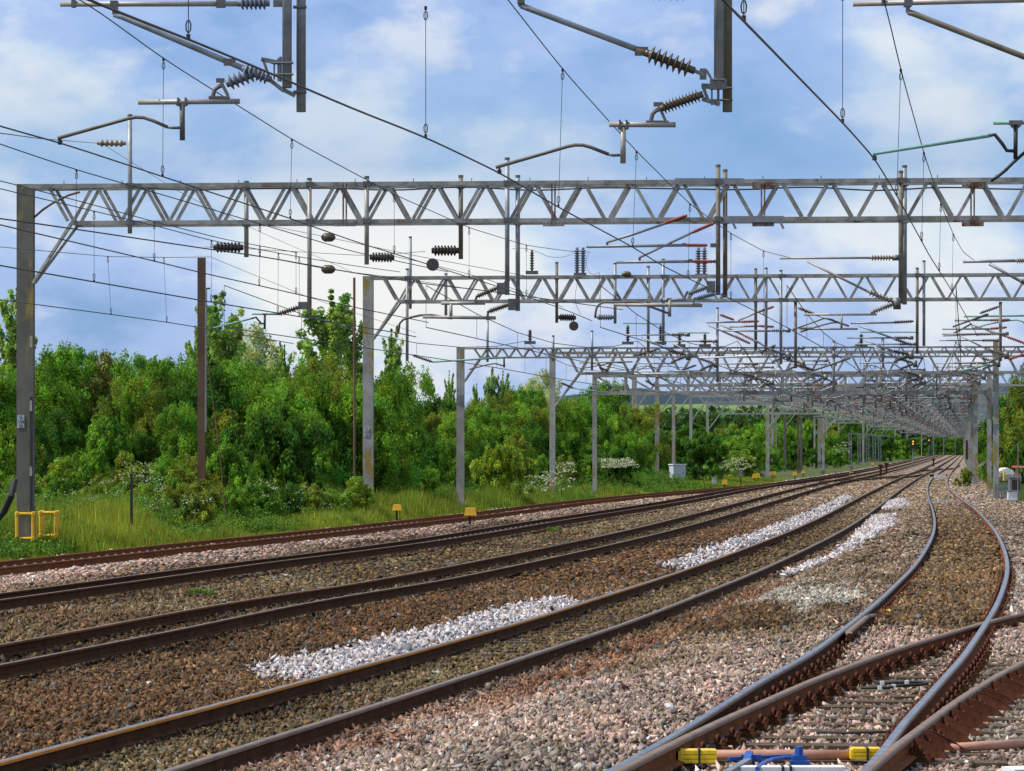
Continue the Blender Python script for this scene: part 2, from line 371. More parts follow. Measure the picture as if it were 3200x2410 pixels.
def poly_in(X, Y, pts, z=-0.1):
    P = np.array([gp(a, b, z)[:2] for a, b in pts]); ins = np.zeros(len(X), bool); j = len(P) - 1
    for i in range(len(P)):
        xi, yi = P[i]; xj, yj = P[j]
        c = ((yi > Y) != (yj > Y)) & (X < (xj - xi) * (Y - yi) / (yj - yi + 1e-12) + xi); ins ^= c; j = i
    return ins
HEAPS = [([(785, 2088), (880, 2068), (1000, 2042), (1300, 1973), (1600, 1896), (1740, 1868), (1790, 1868), (1800, 1886), (1590, 1950), (1400, 2005), (1230, 2050), (1020, 2108), (860, 2100)], 'long heap of white ballast beside the orange sided rail, in front'),
         ([(2062, 1769), (2168, 1728), (2271, 1693), (2353, 1666), (2461, 1625), (2600, 1570), (2636, 1548), (2664, 1550), (2600, 1596), (2542, 1625), (2407, 1680), (2271, 1731), (2150, 1777)], 'long heap of white ballast beside the fourth track, further away'),
         ([(2443, 1794), (2600, 1742), (2673, 1680), (2738, 1610), (2790, 1610), (2788, 1655), (2673, 1715), (2548, 1780), (2473, 1800)], 'white ballast heap between the fourth track and the curving track'),
         ([(2765, 1590), (2775, 1568), (2822, 1560), (2826, 1577), (2795, 1588)], 'small white ballast patch beyond the longer heap')]
PAL = {'brown': (110, 86, 60), 'redbrown': (118, 86, 60), 'red': (142, 98, 72), 'pink': (190, 160, 142), 'olive': (118, 103, 74), 'tan': (136, 108, 76), 'grey': (152, 144, 130), 'white': (228, 224, 228), 'dark': (74, 58, 42)}
PALL = {k: np.array(s2l(v)) for k, v in PAL.items()}
def zone_colour(X, Y):
    n = len(X); col = np.zeros((n, 3))
    r = {k: xat(RAILS[k], Y) for k in ('T1a', 'T1b', 'T2a', 'T2b', 'T3a', 'T3b', 'T4a', 'T4b')}
    l5, r5 = xat(L5, Y), xat(R5, Y)
    n1 = vnoise(X * .7, Y * .25, 11); n2 = vnoise(X * 1.6 + 9, Y * .6, 12)
    def mix(a, b, t): t = np.clip(t, 0, 1)[:, None]; return PALL[a] * (1 - t) + PALL[b] * t
    z_left = mix('pink', 'grey', n1 * 1.3)
    z_12 = mix('pink', 'brown', smoothstep(.35, .95, (X - r['T1b']) / np.maximum(r['T2a'] - r['T1b'], .5)) + (n1 - .5) * .5)
    z_12 = z_12 * (1 - .3 * (Y > 85)[:, None])
    z_2 = mix('dark', 'brown', n2)
    z_23 = mix('brown', 'olive', n1 * 1.2 - .1)
    z_34 = mix('brown', 'redbrown', n1 * .9) * (1 - .35 * smoothstep(36, 44, Y + (n2 - .5) * 8) * smoothstep(62, 48, Y))[:, None]
    z_34 = z_34 * (1 - .35 * smoothstep(.62, .3, (X - r['T3b']) / np.maximum(r['T4a'] - r['T3b'], .5)) * 1.0 * (Y > 38))[:, None] if False else z_34
    z_4 = mix('olive', 'brown', n2 * .9 + smoothstep(60, 90, Y) * .4)
    t45 = (X - r['T4b']) / np.maximum(l5 - r['T4b'], .5)
    z_45 = mix('pink', 'grey', n2 * .7 - .1)
    b45 = np.clip(smoothstep(.34, .10, t45 + (n2 - .5) * .45) * (.35 + .65 * n1), 0, 1)[:, None]
    z_45 = z_45 * (1 - b45) + PALL['red'] * b45
    d45 = np.clip(smoothstep(36, 42, Y + (n1 - .5) * 10) * (.35 + .65 * n2), 0, 1)[:, None]
    z_45 = z_45 * (1 - d45) + mix('olive', 'tan', n1)[:, :] * d45
    rs = (smoothstep(.10, .16, t45) * smoothstep(.36, .22, t45 + (n2 - .5) * .2) * smoothstep(33, 37, Y) * smoothstep(66, 58, Y))[:, None]; z_45 = z_45 * (1 - .8 * rs) + PALL['red'] * 1.1 * .8 * rs
    pp = poly_in(X + (n2 - .5) * .8, Y + (n1 - .5) * 3, [(2370, 1845), (2480, 1835), (2620, 1880), (2670, 1935), (2560, 1985), (2430, 1935), (2330, 1885)]); z_45[pp] = PALL['grey'] * 1.35
    pq = poly_in(X + (n2 - .5) * .8, Y + (n1 - .5) * 3, [(2290, 1905), (2420, 1945), (2540, 1995), (2480, 2040), (2300, 2040), (2150, 2010)]); z_45[pq] = PALL['brown'] * .95
    z_5 = mix('pink', 'tan', smoothstep(34, 46, Y + (n1 - .5) * 8)); z_r = mix('pink', 'grey', n2)
    z_r = z_r * (1 - (smoothstep(60, 110, Y) * .5)[:, None]) + PALL['tan'] * (smoothstep(60, 110, Y) * .5)[:, None]
    conds = [X < r['T1b'], X < r['T2a'], X < r['T2b'], X < r['T3a'], X < r['T3b'], X < r['T4a'], X < r['T4b'], X < l5, X < r5]
    vals = [z_left, z_12, z_2, z_23, z_23 * .85, z_34, z_4, z_45, z_5]
    done = np.zeros(n, bool)
    for c, v in zip(conds, vals):
        k = c & ~done; col[k] = v[k]; done |= k
    col[~done] = z_r[~done]
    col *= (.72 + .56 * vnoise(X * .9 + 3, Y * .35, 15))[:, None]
    # darker band close to and right of the rails of the running lines
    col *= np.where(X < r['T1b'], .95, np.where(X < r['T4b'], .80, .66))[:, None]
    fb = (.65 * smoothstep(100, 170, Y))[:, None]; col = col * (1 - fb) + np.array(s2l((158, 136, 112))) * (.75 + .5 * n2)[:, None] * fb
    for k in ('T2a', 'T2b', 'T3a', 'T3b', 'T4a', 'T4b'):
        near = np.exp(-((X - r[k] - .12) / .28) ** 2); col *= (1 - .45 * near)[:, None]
    return col
def stones(px_area, n, Y0, Y1, size, name=None):
    u = rng.random(n); Y = Y0 + (Y1 - Y0) * u
    # sample proportional to frustum width
    keep = rng.random(n) < (Y / Y1); Y = Y[keep]
    X = (rng.random(len(Y)) * 1.30 - .57) * 3200 / F * Y
    return X, Y
def make_chips(X, Y, Z, size, col, name):
    n = len(X); base = np.array([(1, 1, 1), (-1, -1, 1), (-1, 1, -1), (1, -1, -1)], float)
    V = base[None] * (1 + (rng.random((n, 4, 3)) - .5) * .9) * (np.array([1.0, .9, .65]) * size[:, None] * .55)[:, None, :]
    a = rng.random(n) * 2 * PI; c, s_ = np.cos(a), np.sin(a)
    V = np.stack([V[..., 0] * c[:, None] - V[..., 1] * s_[:, None], V[..., 0] * s_[:, None] + V[..., 1] * c[:, None], V[..., 2]], -1) + np.stack([X, Y, Z], 1)[:, None, :]
    Ft = (np.array([(0, 1, 2), (0, 3, 1), (0, 2, 3), (1, 3, 2)])[None] + 4 * np.arange(n)[:, None, None]).reshape(-1, 3)
    return arrays(name, V.reshape(-1, 3), Ft, np.repeat(col, 4, axis=0), M['stone'])
def make_stones(X, Y, Z, size, col, name, label=None):
    n = len(X)
    base = np.array([(1, 0, 0), (-1, 0, 0), (0, 1, 0), (0, -1, 0), (0, 0, 1), (0, 0, -1)], float) * 1.25
    tris = np.array([(0, 2, 4), (2, 1, 4), (1, 3, 4), (3, 0, 4), (2, 0, 5), (1, 2, 5), (3, 1, 5), (0, 3, 5)])
    V = base[None] + (rng.random((n, 6, 3)) - .5) * 1.6
    V *= (np.array([1.15, .80, .52]) * size[:, None] * .5 * (.7 + .6 * rng.random((n, 3))))[:, None, :]
    a = rng.normal(size=(n, 4)); a[:, 1:3] *= .8; a /= np.linalg.norm(a, axis=1)[:, None]
    w, x, y, z = a.T
    R = np.stack([1 - 2 * (y * y + z * z), 2 * (x * y - z * w), 2 * (x * z + y * w), 2 * (x * y + z * w), 1 - 2 * (x * x + z * z), 2 * (y * z - x * w), 2 * (x * z - y * w), 2 * (y * z + x * w), 1 - 2 * (x * x + y * y)], 1).reshape(n, 3, 3)
    V = np.einsum('nij,nkj->nki', R, V) + np.stack([X, Y, Z], 1)[:, None, :]
    Ft = (tris[None] + 6 * np.arange(n)[:, None, None]).reshape(-1, 3); ct = np.repeat(col, 8, axis=0) * np.exp(rng.normal(size=(n * 8, 1)) * .10)
    return arrays(name, V.reshape(-1, 3), Ft, ct, M['stone'])
def vary(col, amt=.70):
    n = len(col); b = np.exp((rng.normal(size=n)) * amt * .55)[:, None]
    hue = 1 + (rng.random((n, 3)) - .5) * np.array([.22, .10, .26])
    c = col * b * hue
    g = rng.random(n) < .09; c[g] = c[g].mean(1)[:, None] * np.array([1.03, 1.0, .93]) * 1.3; g = rng.random(n) < .16; c[g] *= .45
    return np.clip(c, .01, .85)
def rail_clear(X, Y, w=.075):
    ok = np.ones(len(X), bool)
    for k, P in RAILS.items():
        if k.startswith('X'): continue
        P = P[(P[:, 1] < 160)]; o = np.argsort(P[:, 1]); yy, xx = P[o, 1], P[o, 0]
        slope = np.gradient(xx, yy); d = np.abs(X - np.interp(Y, yy, xx)) / np.sqrt(1 + np.interp(Y, yy, slope) ** 2)
        ins = (Y > yy[0]) & (Y < yy[-1]); ok &= ~((d < w) & ins)
    return ok
def bearer_mask(X, Y):
    """1 where the switch timbers lie bare"""
    return (X > xat(L5, Y) - .3) & (Y < 36.5)
heap_st = [[] for _ in HEAPS]; sx, sy, sz, ss_, sc_ = [], [], [], [], []
PL5 = resample(L5, 0.66); PL5 = PL5[(PL5[:, 1] > 24.6) & (PL5[:, 1] < 62)]
TL5 = np.gradient(PL5[:, :2], axis=0)
BEAR = []
for p, t in zip(PL5, TL5):
    th = -math.atan2(t[0], t[1]) * .55; BEAR.append((p[0], p[1], th, -.55, float(min(xat(R6, p[1] - 1), xat(R5, p[1]) + 4)) - p[0] + .6))
far_st = []
for (n, Y0, Y1, s0) in ((500000, 23, 42, .052), (400000, 42, 66, .065), (800000, 66, 150, .078), (650000, 150, 340, .125)):
    X, Y = stones(None, n, Y0, Y1, s0)
    le, re = edges(Y); k = (X > le - 2.2 + (vnoise(Y * .8, Y * 0, 4) - .5) * 1.2) & rail_clear(X, Y); X, Y = X[k], Y[k]
    Z = zb(X, Y); hm = np.full(len(X), -1)
    for i, (pts, _) in enumerate(HEAPS): hm[poly_in(X + rng.normal(size=len(X)) * .07, Y + rng.normal(size=len(X)) * .55, pts)] = i
    size = s0 * (.6 + .75 * rng.random(len(X)) ** 1.6)
    bm_ = bearer_mask(X, Y) & (Y < 45); Z = Z + .020 * rng.normal(size=len(X)) * (s0 < .09)
    on_b = np.zeros(len(X), bool)
    if Y0 < 60:
        for (bx, by, bth, b0, b1) in BEAR:
            dx, dy = X - bx, Y - by; al = dx * math.cos(bth) + dy * math.sin(bth); ac = -dx * math.sin(bth) + dy * math.cos(bth)
            on_b |= (np.abs(ac) < .115) & (al > b0) & (al < b1) & (Y < 38)
        kk = ~(on_b & (rng.random(len(X)) < .76)); X, Y, Z, size, hm, bm_ = X[kk], Y[kk], Z[kk], size[kk], hm[kk], bm_[kk]
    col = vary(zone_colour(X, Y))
    for i in range(len(HEAPS)):
        k = hm == i
        if k.any(): heap_st[i].append((X[k], Y[k], Z[k] + .01 + .035 * rng.random(k.sum()), size[k]))
    k = hm < 0
    if Y0 > 60: far_st.append((X[k], Y[k], Z[k] + size[k] * .1, size[k], col[k])); continue
    sx.append(X[k]); sy.append(Y[k]); sz.append(Z[k] + size[k] * .12); ss_.append(size[k]); sc_.append(col[k])
X, Y, Z, S_, Cc = map(np.concatenate, (sx, sy, sz, ss_, sc_))
tag(make_stones(X, Y, Z, S_, Cc, 'ballast_stones'), 'loose brown, pink and grey ballast stones between the tracks', 'ballast', kind='stuff')
tag(make_chips(*map(np.concatenate, zip(*far_st)), 'ballast_stones'), 'distant ballast stones between the tracks', 'ballast', kind='stuff')
for i, (pts, lab) in enumerate(HEAPS):
    Pg = np.array([gp(a, b, -.1)[:2] for a, b in pts]); lo_, hi_ = Pg.min(0), Pg.max(0)
    if hi_[1] > 62:
        n = int(min(90000, 1500 * (hi_[0] - lo_[0]) * (hi_[1] - lo_[1]))); X = lo_[0] + (hi_[0] - lo_[0]) * rng.random(n); Y = lo_[1] + (hi_[1] - lo_[1]) * rng.random(n)
        k = poly_in(X + rng.normal(size=n) * .06, Y + rng.normal(size=n) * .5, pts) & rail_clear(X, Y); X, Y = X[k], Y[k]; Z = zb(X, Y) + .09 * rng.random(len(X)); S_ = .09 * (.6 + .7 * rng.random(len(X)))
    else: X, Y, Z, S_ = map(np.concatenate, zip(*heap_st[i]))
    base = np.where((rng.random(len(X)) < .3)[:, None], np.array(s2l((166, 148, 140))), np.array(s2l((193, 186, 185))))
    base = np.where((rng.random(len(X)) < .22)[:, None], np.array(s2l((126, 128, 134))), base)
    tag(make_stones(X, Y, Z, S_ * 1.05, np.clip(base * np.exp(rng.normal(size=len(X)) * .16)[:, None], 0, .85), 'fresh_ballast'), lab, 'ballast heap', kind='stuff')

rows = [21.0]
while rows[-1] < 2200: rows.append(rows[-1] * 1.012 + .05)
rows = np.array(rows); ncol = 170
le, re = edges(rows)
fr = np.linspace(0, 1, ncol)
lo = le - 2.6; hi = np.maximum(re + 3.5, np.minimum(rows * .22 + 3, re + 11)) 
GX = lo[:, None] + (hi - lo)[:, None] * fr; GY = np.repeat(rows[:, None], ncol, 1)
gz = zb(GX.ravel(), GY.ravel()) - .012
nr = len(rows)
idx = np.arange(nr * ncol).reshape(nr, ncol)
Fq = np.stack([idx[:-1, :-1], idx[:-1, 1:], idx[1:, 1:], idx[1:, :-1]], -1).reshape(-1, 4)
fx = GX.ravel()[Fq].mean(1); fy = GY.ravel()[Fq].mean(1)
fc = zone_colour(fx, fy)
fc = np.where((fy < 66)[:, None], fc * .30, np.where((fy < 340)[:, None], fc * .5, fc * .8))  # bed darkened beneath the loose stones, painting shade into their gaps
# one ballast sheet with a stone-cell texture for the distance
nt = NT('ballast_bed'); a = nt.add('ShaderNodeAttribute', attribute_name='tint')
tc = nt.add('ShaderNodeTexCoord'); vo = nt.add('ShaderNodeTexVoronoi'); vo.inputs['Scale'].default_value = 11
nt.link(tc.outputs['Object'], vo.inputs['Vector'])
hsv = nt.add('ShaderNodeMapRange'); hsv.inputs['To Min'].default_value = .45; hsv.inputs['To Max'].default_value = 1.6
sep = nt.add('ShaderNodeSeparateColor'); nt.link(vo.outputs['Color'], sep.inputs[0]); nt.link(sep.outputs[0], hsv.inputs['Value'])
mu = nt.add('ShaderNodeVectorMath', operation='SCALE'); nt.link(a.outputs['Color'], mu.inputs[0]); nt.link(hsv.outputs[0], mu.inputs['Scale'])
nt.link(mu.outputs[0], nt.b.inputs['Base Color']); nt.b.inputs['Roughness'].default_value = .95
bp = nt.add('ShaderNodeBump'); bp.inputs['Distance'].default_value = .04; bp.inputs['Strength'].default_value = .9
nt.link(vo.outputs['Distance'], bp.inputs['Height']); nt.link(bp.outputs[0], nt.b.inputs['Normal'])
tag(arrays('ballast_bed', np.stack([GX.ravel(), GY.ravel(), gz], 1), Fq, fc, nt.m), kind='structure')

def ground_z(X, Y):
    X, Y = np.asarray(X, float), np.asarray(Y, float); le, re = edges(np.clip(Y, 22, 1500))
    d = le - X
    z = -0.42 + 0.10 * smoothstep(2, 6, d) + .25 * smoothstep(8, 25, d)
    return z
gm = two_tone('meadow_ground', (0.045, 0.062, 0.018), (0.095, 0.115, 0.035), .25, .35, .65, .95)
ry = np.concatenate([np.linspace(15, 400, 90), np.geomspace(410, 9000, 40)]); cx = np.concatenate([-np.geomspace(4000, 120, 20), np.linspace(-110, 140, 120), np.geomspace(150, 4000, 20)])
gx, gy = np.meshgrid(cx, ry); g_z = ground_z(gx.ravel(), gy.ravel()); nn = len(cx)
idx = np.arange(gx.size).reshape(gx.shape); Fq = np.stack([idx[:-1, :-1], idx[:-1, 1:], idx[1:, 1:], idx[1:, :-1]], -1).reshape(-1, 4)
tag(arrays('ground', np.stack([gx.ravel(), gy.ravel(), g_z], 1), Fq, np.ones((len(Fq), 3)), gm), kind='structure')

# ------------------------------------------------------------------ switch timbers with baseplates, clips and braces
plate_me = clip2_me = brace_me = None
def nearest_on(P, p, nrm):
    """intersection of the plan line p + u*nrm with polyline P"""
    d = P[:, :2] - p[:2]; t = np.array([nrm[1], -nrm[0]]); s = d @ t
    k = np.where(s[:-1] * s[1:] <= 0)[0]
    best = None
    for i in k:
        w = s[i] / (s[i] - s[i + 1] + 1e-12); q = d[i] * (1 - w) + d[i + 1] * w; u = q @ nrm
        if -0.5 < u < 5.5 and (best is None or abs(u) < abs(best)): best = u
    return best
for k, (p, t) in enumerate(zip(PL5, TL5)):
    t = t / np.linalg.norm(t); th = -math.atan2(t[0], t[1]) * .55       # timbers lie nearly square to the view
    nrm = np.array([math.cos(th), math.sin(th)])
    us = [(key, nearest_on(P, p, nrm)) for key, P in (('L5', L5), ('L6', L6), ('R5', R5), ('R6', R6))]
    us = [(kk, u) for kk, u in us if u is not None]
    if not us: continue
    uM = max(u for _, u in us); zt = p[2] - .186
    b = MB(); jig = (rng.random() - .5) * .3
    b.box(((uM - .55 + .65) / 2 + jig * .5, 0, -.075), (uM + 1.15 + jig, .25, .15))
    o = b.build('bearer', M['timber']); o.location = (p[0], p[1], zt); o.rotation_euler = (0, 0, th)
    order = 'nearest' if k == 0 else None
    tag(o, None, 'bearer', 'switch bearers under the turnout')
    o['label'] = f'weathered timber bearer under the turnout, number {k + 1} from the bottom edge'
    for kk, u in us:
        if plate_me is None:
            q = MB(); q.box((0, 0, .013), (.36, .17, .026)); q.tube([(-.15, .05, .026), (-.15, .05, .065)], .022, 6); q.tube([(.15, -.05, .026), (.15, -.05, .065)], .022, 6)
            q.box((-.15, .05, .033), (.07, .07, .014)); q.box((.15, -.05, .033), (.07, .07, .014)); q.box((-.095, 0, .04), (.03, .15, .03)); q.box((.095, 0, .04), (.03, .15, .03))
            plate_me = q.build('baseplate', M['rust_dark']); po = plate_me; plate_me = po.data
            q = MB(); loop = [(.0, .05 * math.cos(a) - .01, .085 + .033 * math.sin(a)) for a in np.linspace(-.6, PI + .9, 10)]
            q.tube([(.05, -.05, .05)] + [(x + .095, y, z) for x, y, z in loop] + [(.06, .06, .05)], .0135, 6)
            q.tube([(.125, -.06, .05), (.135, -.03, .085), (.135, .02, .09), (.11, .05, .06)], .0135, 6)
            co_ = q.build('clip', M['rust_red']); clip2_me = co_.data; C.objects.unlink(co_)
        else:
            po = bpy.data.objects.new('baseplate', plate_me); C.objects.link(po)
        po.parent = o; po.location = (u, 0, .001); po.rotation_euler = (0, 0, -th - math.atan2(*(t if kk in ('L5', 'R5') else (t[0] + .18, t[1]))) * .9)
        for sgn in (0, 1):
            c = bpy.data.objects.new('clip', clip2_me); C.objects.link(c); c.parent = po; c.rotation_euler = (0, 0, PI * sgn)
    if p[1] < 33.0:
        u6 = dict(us).get('R6')
        if u6 is not None:
            for dy in (-.055, .055):
                if brace_me is None:
                    q = MB(); prof = [(.045, .03), (.05, .175), (.11, .165), (.24, .10), (.33, .03)]
                    for s_ in (-.008, .008): pass
                    V = [(x, -.009, z) for x, z in prof] + [(x, .009, z) for x, z in prof]; n = len(prof)
                    q.add(V, [tuple(range(n)), tuple(range(2 * n - 1, n - 1, -1))] + [(i, i + n, (i + 1) % n + n, (i + 1) % n) for i in range(n)])
                    br = q.build('rail_brace', M['brace']); brace_me = br.data
                else: br = bpy.data.objects.new('rail_brace', brace_me); C.objects.link(br)
                br.parent = o; br.location = (u6, dy, .002); br.rotation_euler = (.25 * (1 if dy > 0 else -1) * rng.random(), 0, -th - .28 + .2 * (rng.random() - .5)); br.scale = (.85 + .3 * rng.random(), 1, .9 + .15 * rng.random())
for k, (pa, pb) in enumerate(((( 2940, 1652), (3080, 1652)), ((2935, 1672), (3085, 1668)), ((2910, 1720), (3115, 1716)), ((2905, 1745), (3120, 1741)))):
    a_, b_ = gp(*pa, z5(100) - .12), gp(*pb, z5(100) - .12); b = MB(); b.bar(a_ - np.array((0, 0, .06)), b_ - np.array((0, 0, .06)), .24, .16)
    tag(b.build('sleeper', M['timber']), f'dark sleeper edge crossing the curving track bed, number {k + 1} from the far end', 'sleeper', 'sleepers showing in the curving track')
# bare sleeper ends showing in the fourth track
P4 = resample(offset(T4, .75), .66); n4 = 0
for p, t in zip(P4, np.gradient(P4[:, :2], axis=0)):
    if 42.5 < p[1] < 55:
        n4 += 1; b = MB(); b.box((0, 0, -.085), (2.3, .24, .15)); o = b.build('sleeper', M['timber']); o.location = (p[0], p[1], -.158); o.rotation_euler = (0, 0, -math.atan2(t[0], t[1]))
        tag(o, f'brown sleeper bare between the fourth track rails, number {n4} from the camera', 'sleeper', 'sleepers showing in the fourth track')

# ------------------------------------------------------------------ point gear in the foreground
def obj1(mb, name, mat, label, cat, group=None, smooth=False): return tag(mb.build(name, mat, None, smooth), label, cat, group)
zg = 0.20
def yellow_block(px0, px1, py0, py1, label):
    a = gp((px0 + px1) / 2, py1, zg); w = (px1 - px0) / F * a[1]; h = (py1 - py0) / F * a[1]
    t = thing('point_motor_cover', label, 'cover', (a[0], a[1], zg), 'yellow point covers')
    b = MB()
    for k in range(3): b.box((0, 0, h * (.18 + .31 * k)), (w, .16, h * .26)); 
    b.box((0, .01, h * .49), (w * .97, .13, h * .94)); b.box((-w * .51, 0, h * .45), (w * .10, .15, h * .82)); b.build('casing', M['yellow_bright'], t)
    b = MB(); b.box((w * .02, 0, h * .5), (.016, .175, h * 1.05)); b.build('strap', M['black'], t)
    return t
yellow_block(2125, 2238, 2340, 2384, 'yellow ribbed point cover beside the polished left rail')
yellow_block(2662, 2750, 2335, 2372, 'yellow ribbed point cover tucked against the right switch rail')
a = gp(2400, 2372, zg)
t = thing('drive_linkage', 'bright blue point drive linkage with curved arm and grey lever', 'linkage')
A = lambda x, y, z=0.06: gp(2100 + x / 4.022, 2050 + y / 4.022, zg + z)
b = MB(); b.bar(A(710, 1295), A(1560, 1252), .03, .025); b.bar(A(870, 1285), A(1130, 1285), .05, .05); b.build('rod', M['blue'], t)
b = MB(); b.bar(A(935, 1330, .05), A(975, 1215, .1), .05, .03); b.build('bracket', M['blue'], t)
b = MB(); b.tube([A(1070, 1420), A(1150, 1350), A(1250, 1305), A(1400, 1280), A(1520, 1275)], .016, 8); b.build('curved_arm', M['blue'], t)
b = MB(); c = A(1595, 1300); b.box(c + np.array((0, 0, -.01)), (.10, .08, .08)); b.tube([c + np.array((0, 0, .03)), c + np.array((0, 0, .09))], .03, 8); b.box(c + np.array((0, -.065, -.02)), (.14, .03, .03)); b.build('crank', M['blue'], t)
b = MB(); b.bar(A(690, 1470), A(960, 1315), .05, .03); b.build('lever', M['galv'], t)
b = MB(); b.bar(A(850, 1450, .03), A(2170, 1450, .03), .14, .07); b.cur = 1
for x in (1370, 1470): b.bar(A(x, 1450, .032), A(x + 32, 1450, .032), .147, .076)
b.cur = 0
obj1(b, 'stretcher_beam', [M['white'], M['black']], 'white beam with two black bands across the bottom edge between the rails', 'beam')
b = MB(); b.tube([A(560, 1245, .02), A(1200, 1240, .02), A(2300, 1245, .02)], .038, 10); obj1(b, 'duct_pipe', M['orange'], 'faded orange duct pipe lying between the switch rails', 'pipe', smooth=True)
B5 = lambda x, y, z=0.0: gp(2650 + x / 4.022, 2050 + y / 4.022, zg + z)
b = MB(); b.tube([B5(1290, 1160, .01), B5(1700, 1130, .02), B5(2300, 1095, .01)], .036, 10); obj1(b, 'duct_pipe', M['orange'], 'faded orange duct pipe emerging right of the rusty rail braces', 'pipe', smooth=True)
b = MB(); b.tube([B5(320, 315, .03), B5(400, 340, .03), B5(700, 335, .03), B5(940, 325, .03), B5(1000, 345, .03), B5(900, 362, .03), B5(650, 375, .03), B5(500, 400, .03), B5(160, 400, .03)], .014, 8)
t = obj1(b, 'track_cable', M['black'], 'looped black cable with white ties on the switch bearers', 'cable', smooth=True)
b = MB()
for x, y in ((430, 340), (740, 333), (400, 402), (575, 382)): b.box(B5(x, y, .035), (.035, .045, .035))
b.build('cable_tie', M['white'], t)
b = MB(); b.tube([B5(-400, 960, .03), B5(0, 965, .03), B5(300, 960, .03), B5(600, 950, .03)], .012, 6); obj1(b, 'track_cable', M['black'], 'thin black cable lying across between the switch rails', 'cable')
b = MB(); e = lambda x, y, z=.0: gp(2500 + x / 3.16, 1700 + y / 3.16, .2 + z)
b.tube([e(870, 725), e(1000, 740), e(1110, 758), e(1400, 745), e(1740, 735)], .014, 6); b.tube([e(1120, 718), e(1400, 718), e(1720, 730)], .012, 6); obj1(b, 'track_cable', M['black'], 'pair of dark cables crossing the curving track before the rail crossing', 'cable')
b = MB(); q0, q1 = A(380, 1150, .02), A(960, 850, .02); b.bar(q0, q1, .05, .02)
for k in range(8): c = q0 + (q1 - q0) * (k + .5) / 8; b.bar(c - np.array((.05, -.02, 0)), c + np.array((.07, -.03, 0)), .012, .028)
obj1(b, 'cable_tray', M['galv'], 'grey ribbed cable tray alongside the brown switch rail', 'tray')
b = MB(); c = gp(3190, 2410, .2); b.bar(gp(3150, 2416, .2), gp(3330, 2412, .2), .25, .07); obj1(b, 'trough_lid', M['white'], 'white slab corner at the bottom right edge', 'slab')
b = MB(); b.tube([e(830, 690), e(850, 660, .03), e(880, 655, .05), e(890, 690, .02), e(860, 685, .03)], .02, 6); obj1(b, 'clamp_bond', M['yellow_bright'], 'small yellow clamp against the polished left rail', 'clamp')
b = MB(); p0 = gp(1704, 2362, -.13); b.lathe(p0, p0 + np.array((0, 0, .05)), [(0, .02), (.3, .024), (.8, .02), (1, .006)], 8); obj1(b, 'yellow_knob', M['yellow_bright'], 'tiny yellow cap lying on the foreground ballast', 'cap')
b = MB(); b.tube([gp(1560, 2268, -.10), gp(1720, 2300, -.10), gp(1830, 2335, -.09), gp(1960, 2360, -.1)], .011, 6); obj1(b, 'branch', M['bark'], 'thin dry stick lying on the foreground ballast', 'stick')

# ------------------------------------------------------------------ gantries
class Plane:
    def __init__(s, px, Y, phi):
        s.p0 = at(px, YH, Y); a = math.radians(phi); s.n = np.array([math.sin(a), math.cos(a), 0]); s.u = np.array([math.cos(a), -math.sin(a), 0])
    def pt(s, px, py, off=0.0):
        d = ray(px, py); t = (np.dot(s.n, s.p0) + off - s.n[1] * 0) / np.dot(s.n, d)
        return np.array([0, 0, H]) + d * t
    def uz(s, px, py):
        p = s.pt(px, py); return np.dot(p - s.p0, s.u), p[2]
    def w(s, u, z, off=0.0): 
        q = s.p0 + s.u * u + s.n * off; q = q.copy(); q[2] = z; return q
CA = lambda x, y: (x / 2.007, y / 2.007)
CB = lambda x, y: (1100 + x / 2.007, y / 2.007)
CC = lambda x, y: (2100 + x / 2.007, y / 2.007)
CD = lambda x, y: (x / 2.007, 800 + y / 2.007)
CE = lambda x, y: (1100 + x / 2.007, 800 + y / 2.007)
CF = lambda x, y: (2100 + x / 2.007, 800 + y / 2.007)
CL = lambda x, y: (1600 + x / 3.16, 700 + y / 3.16)
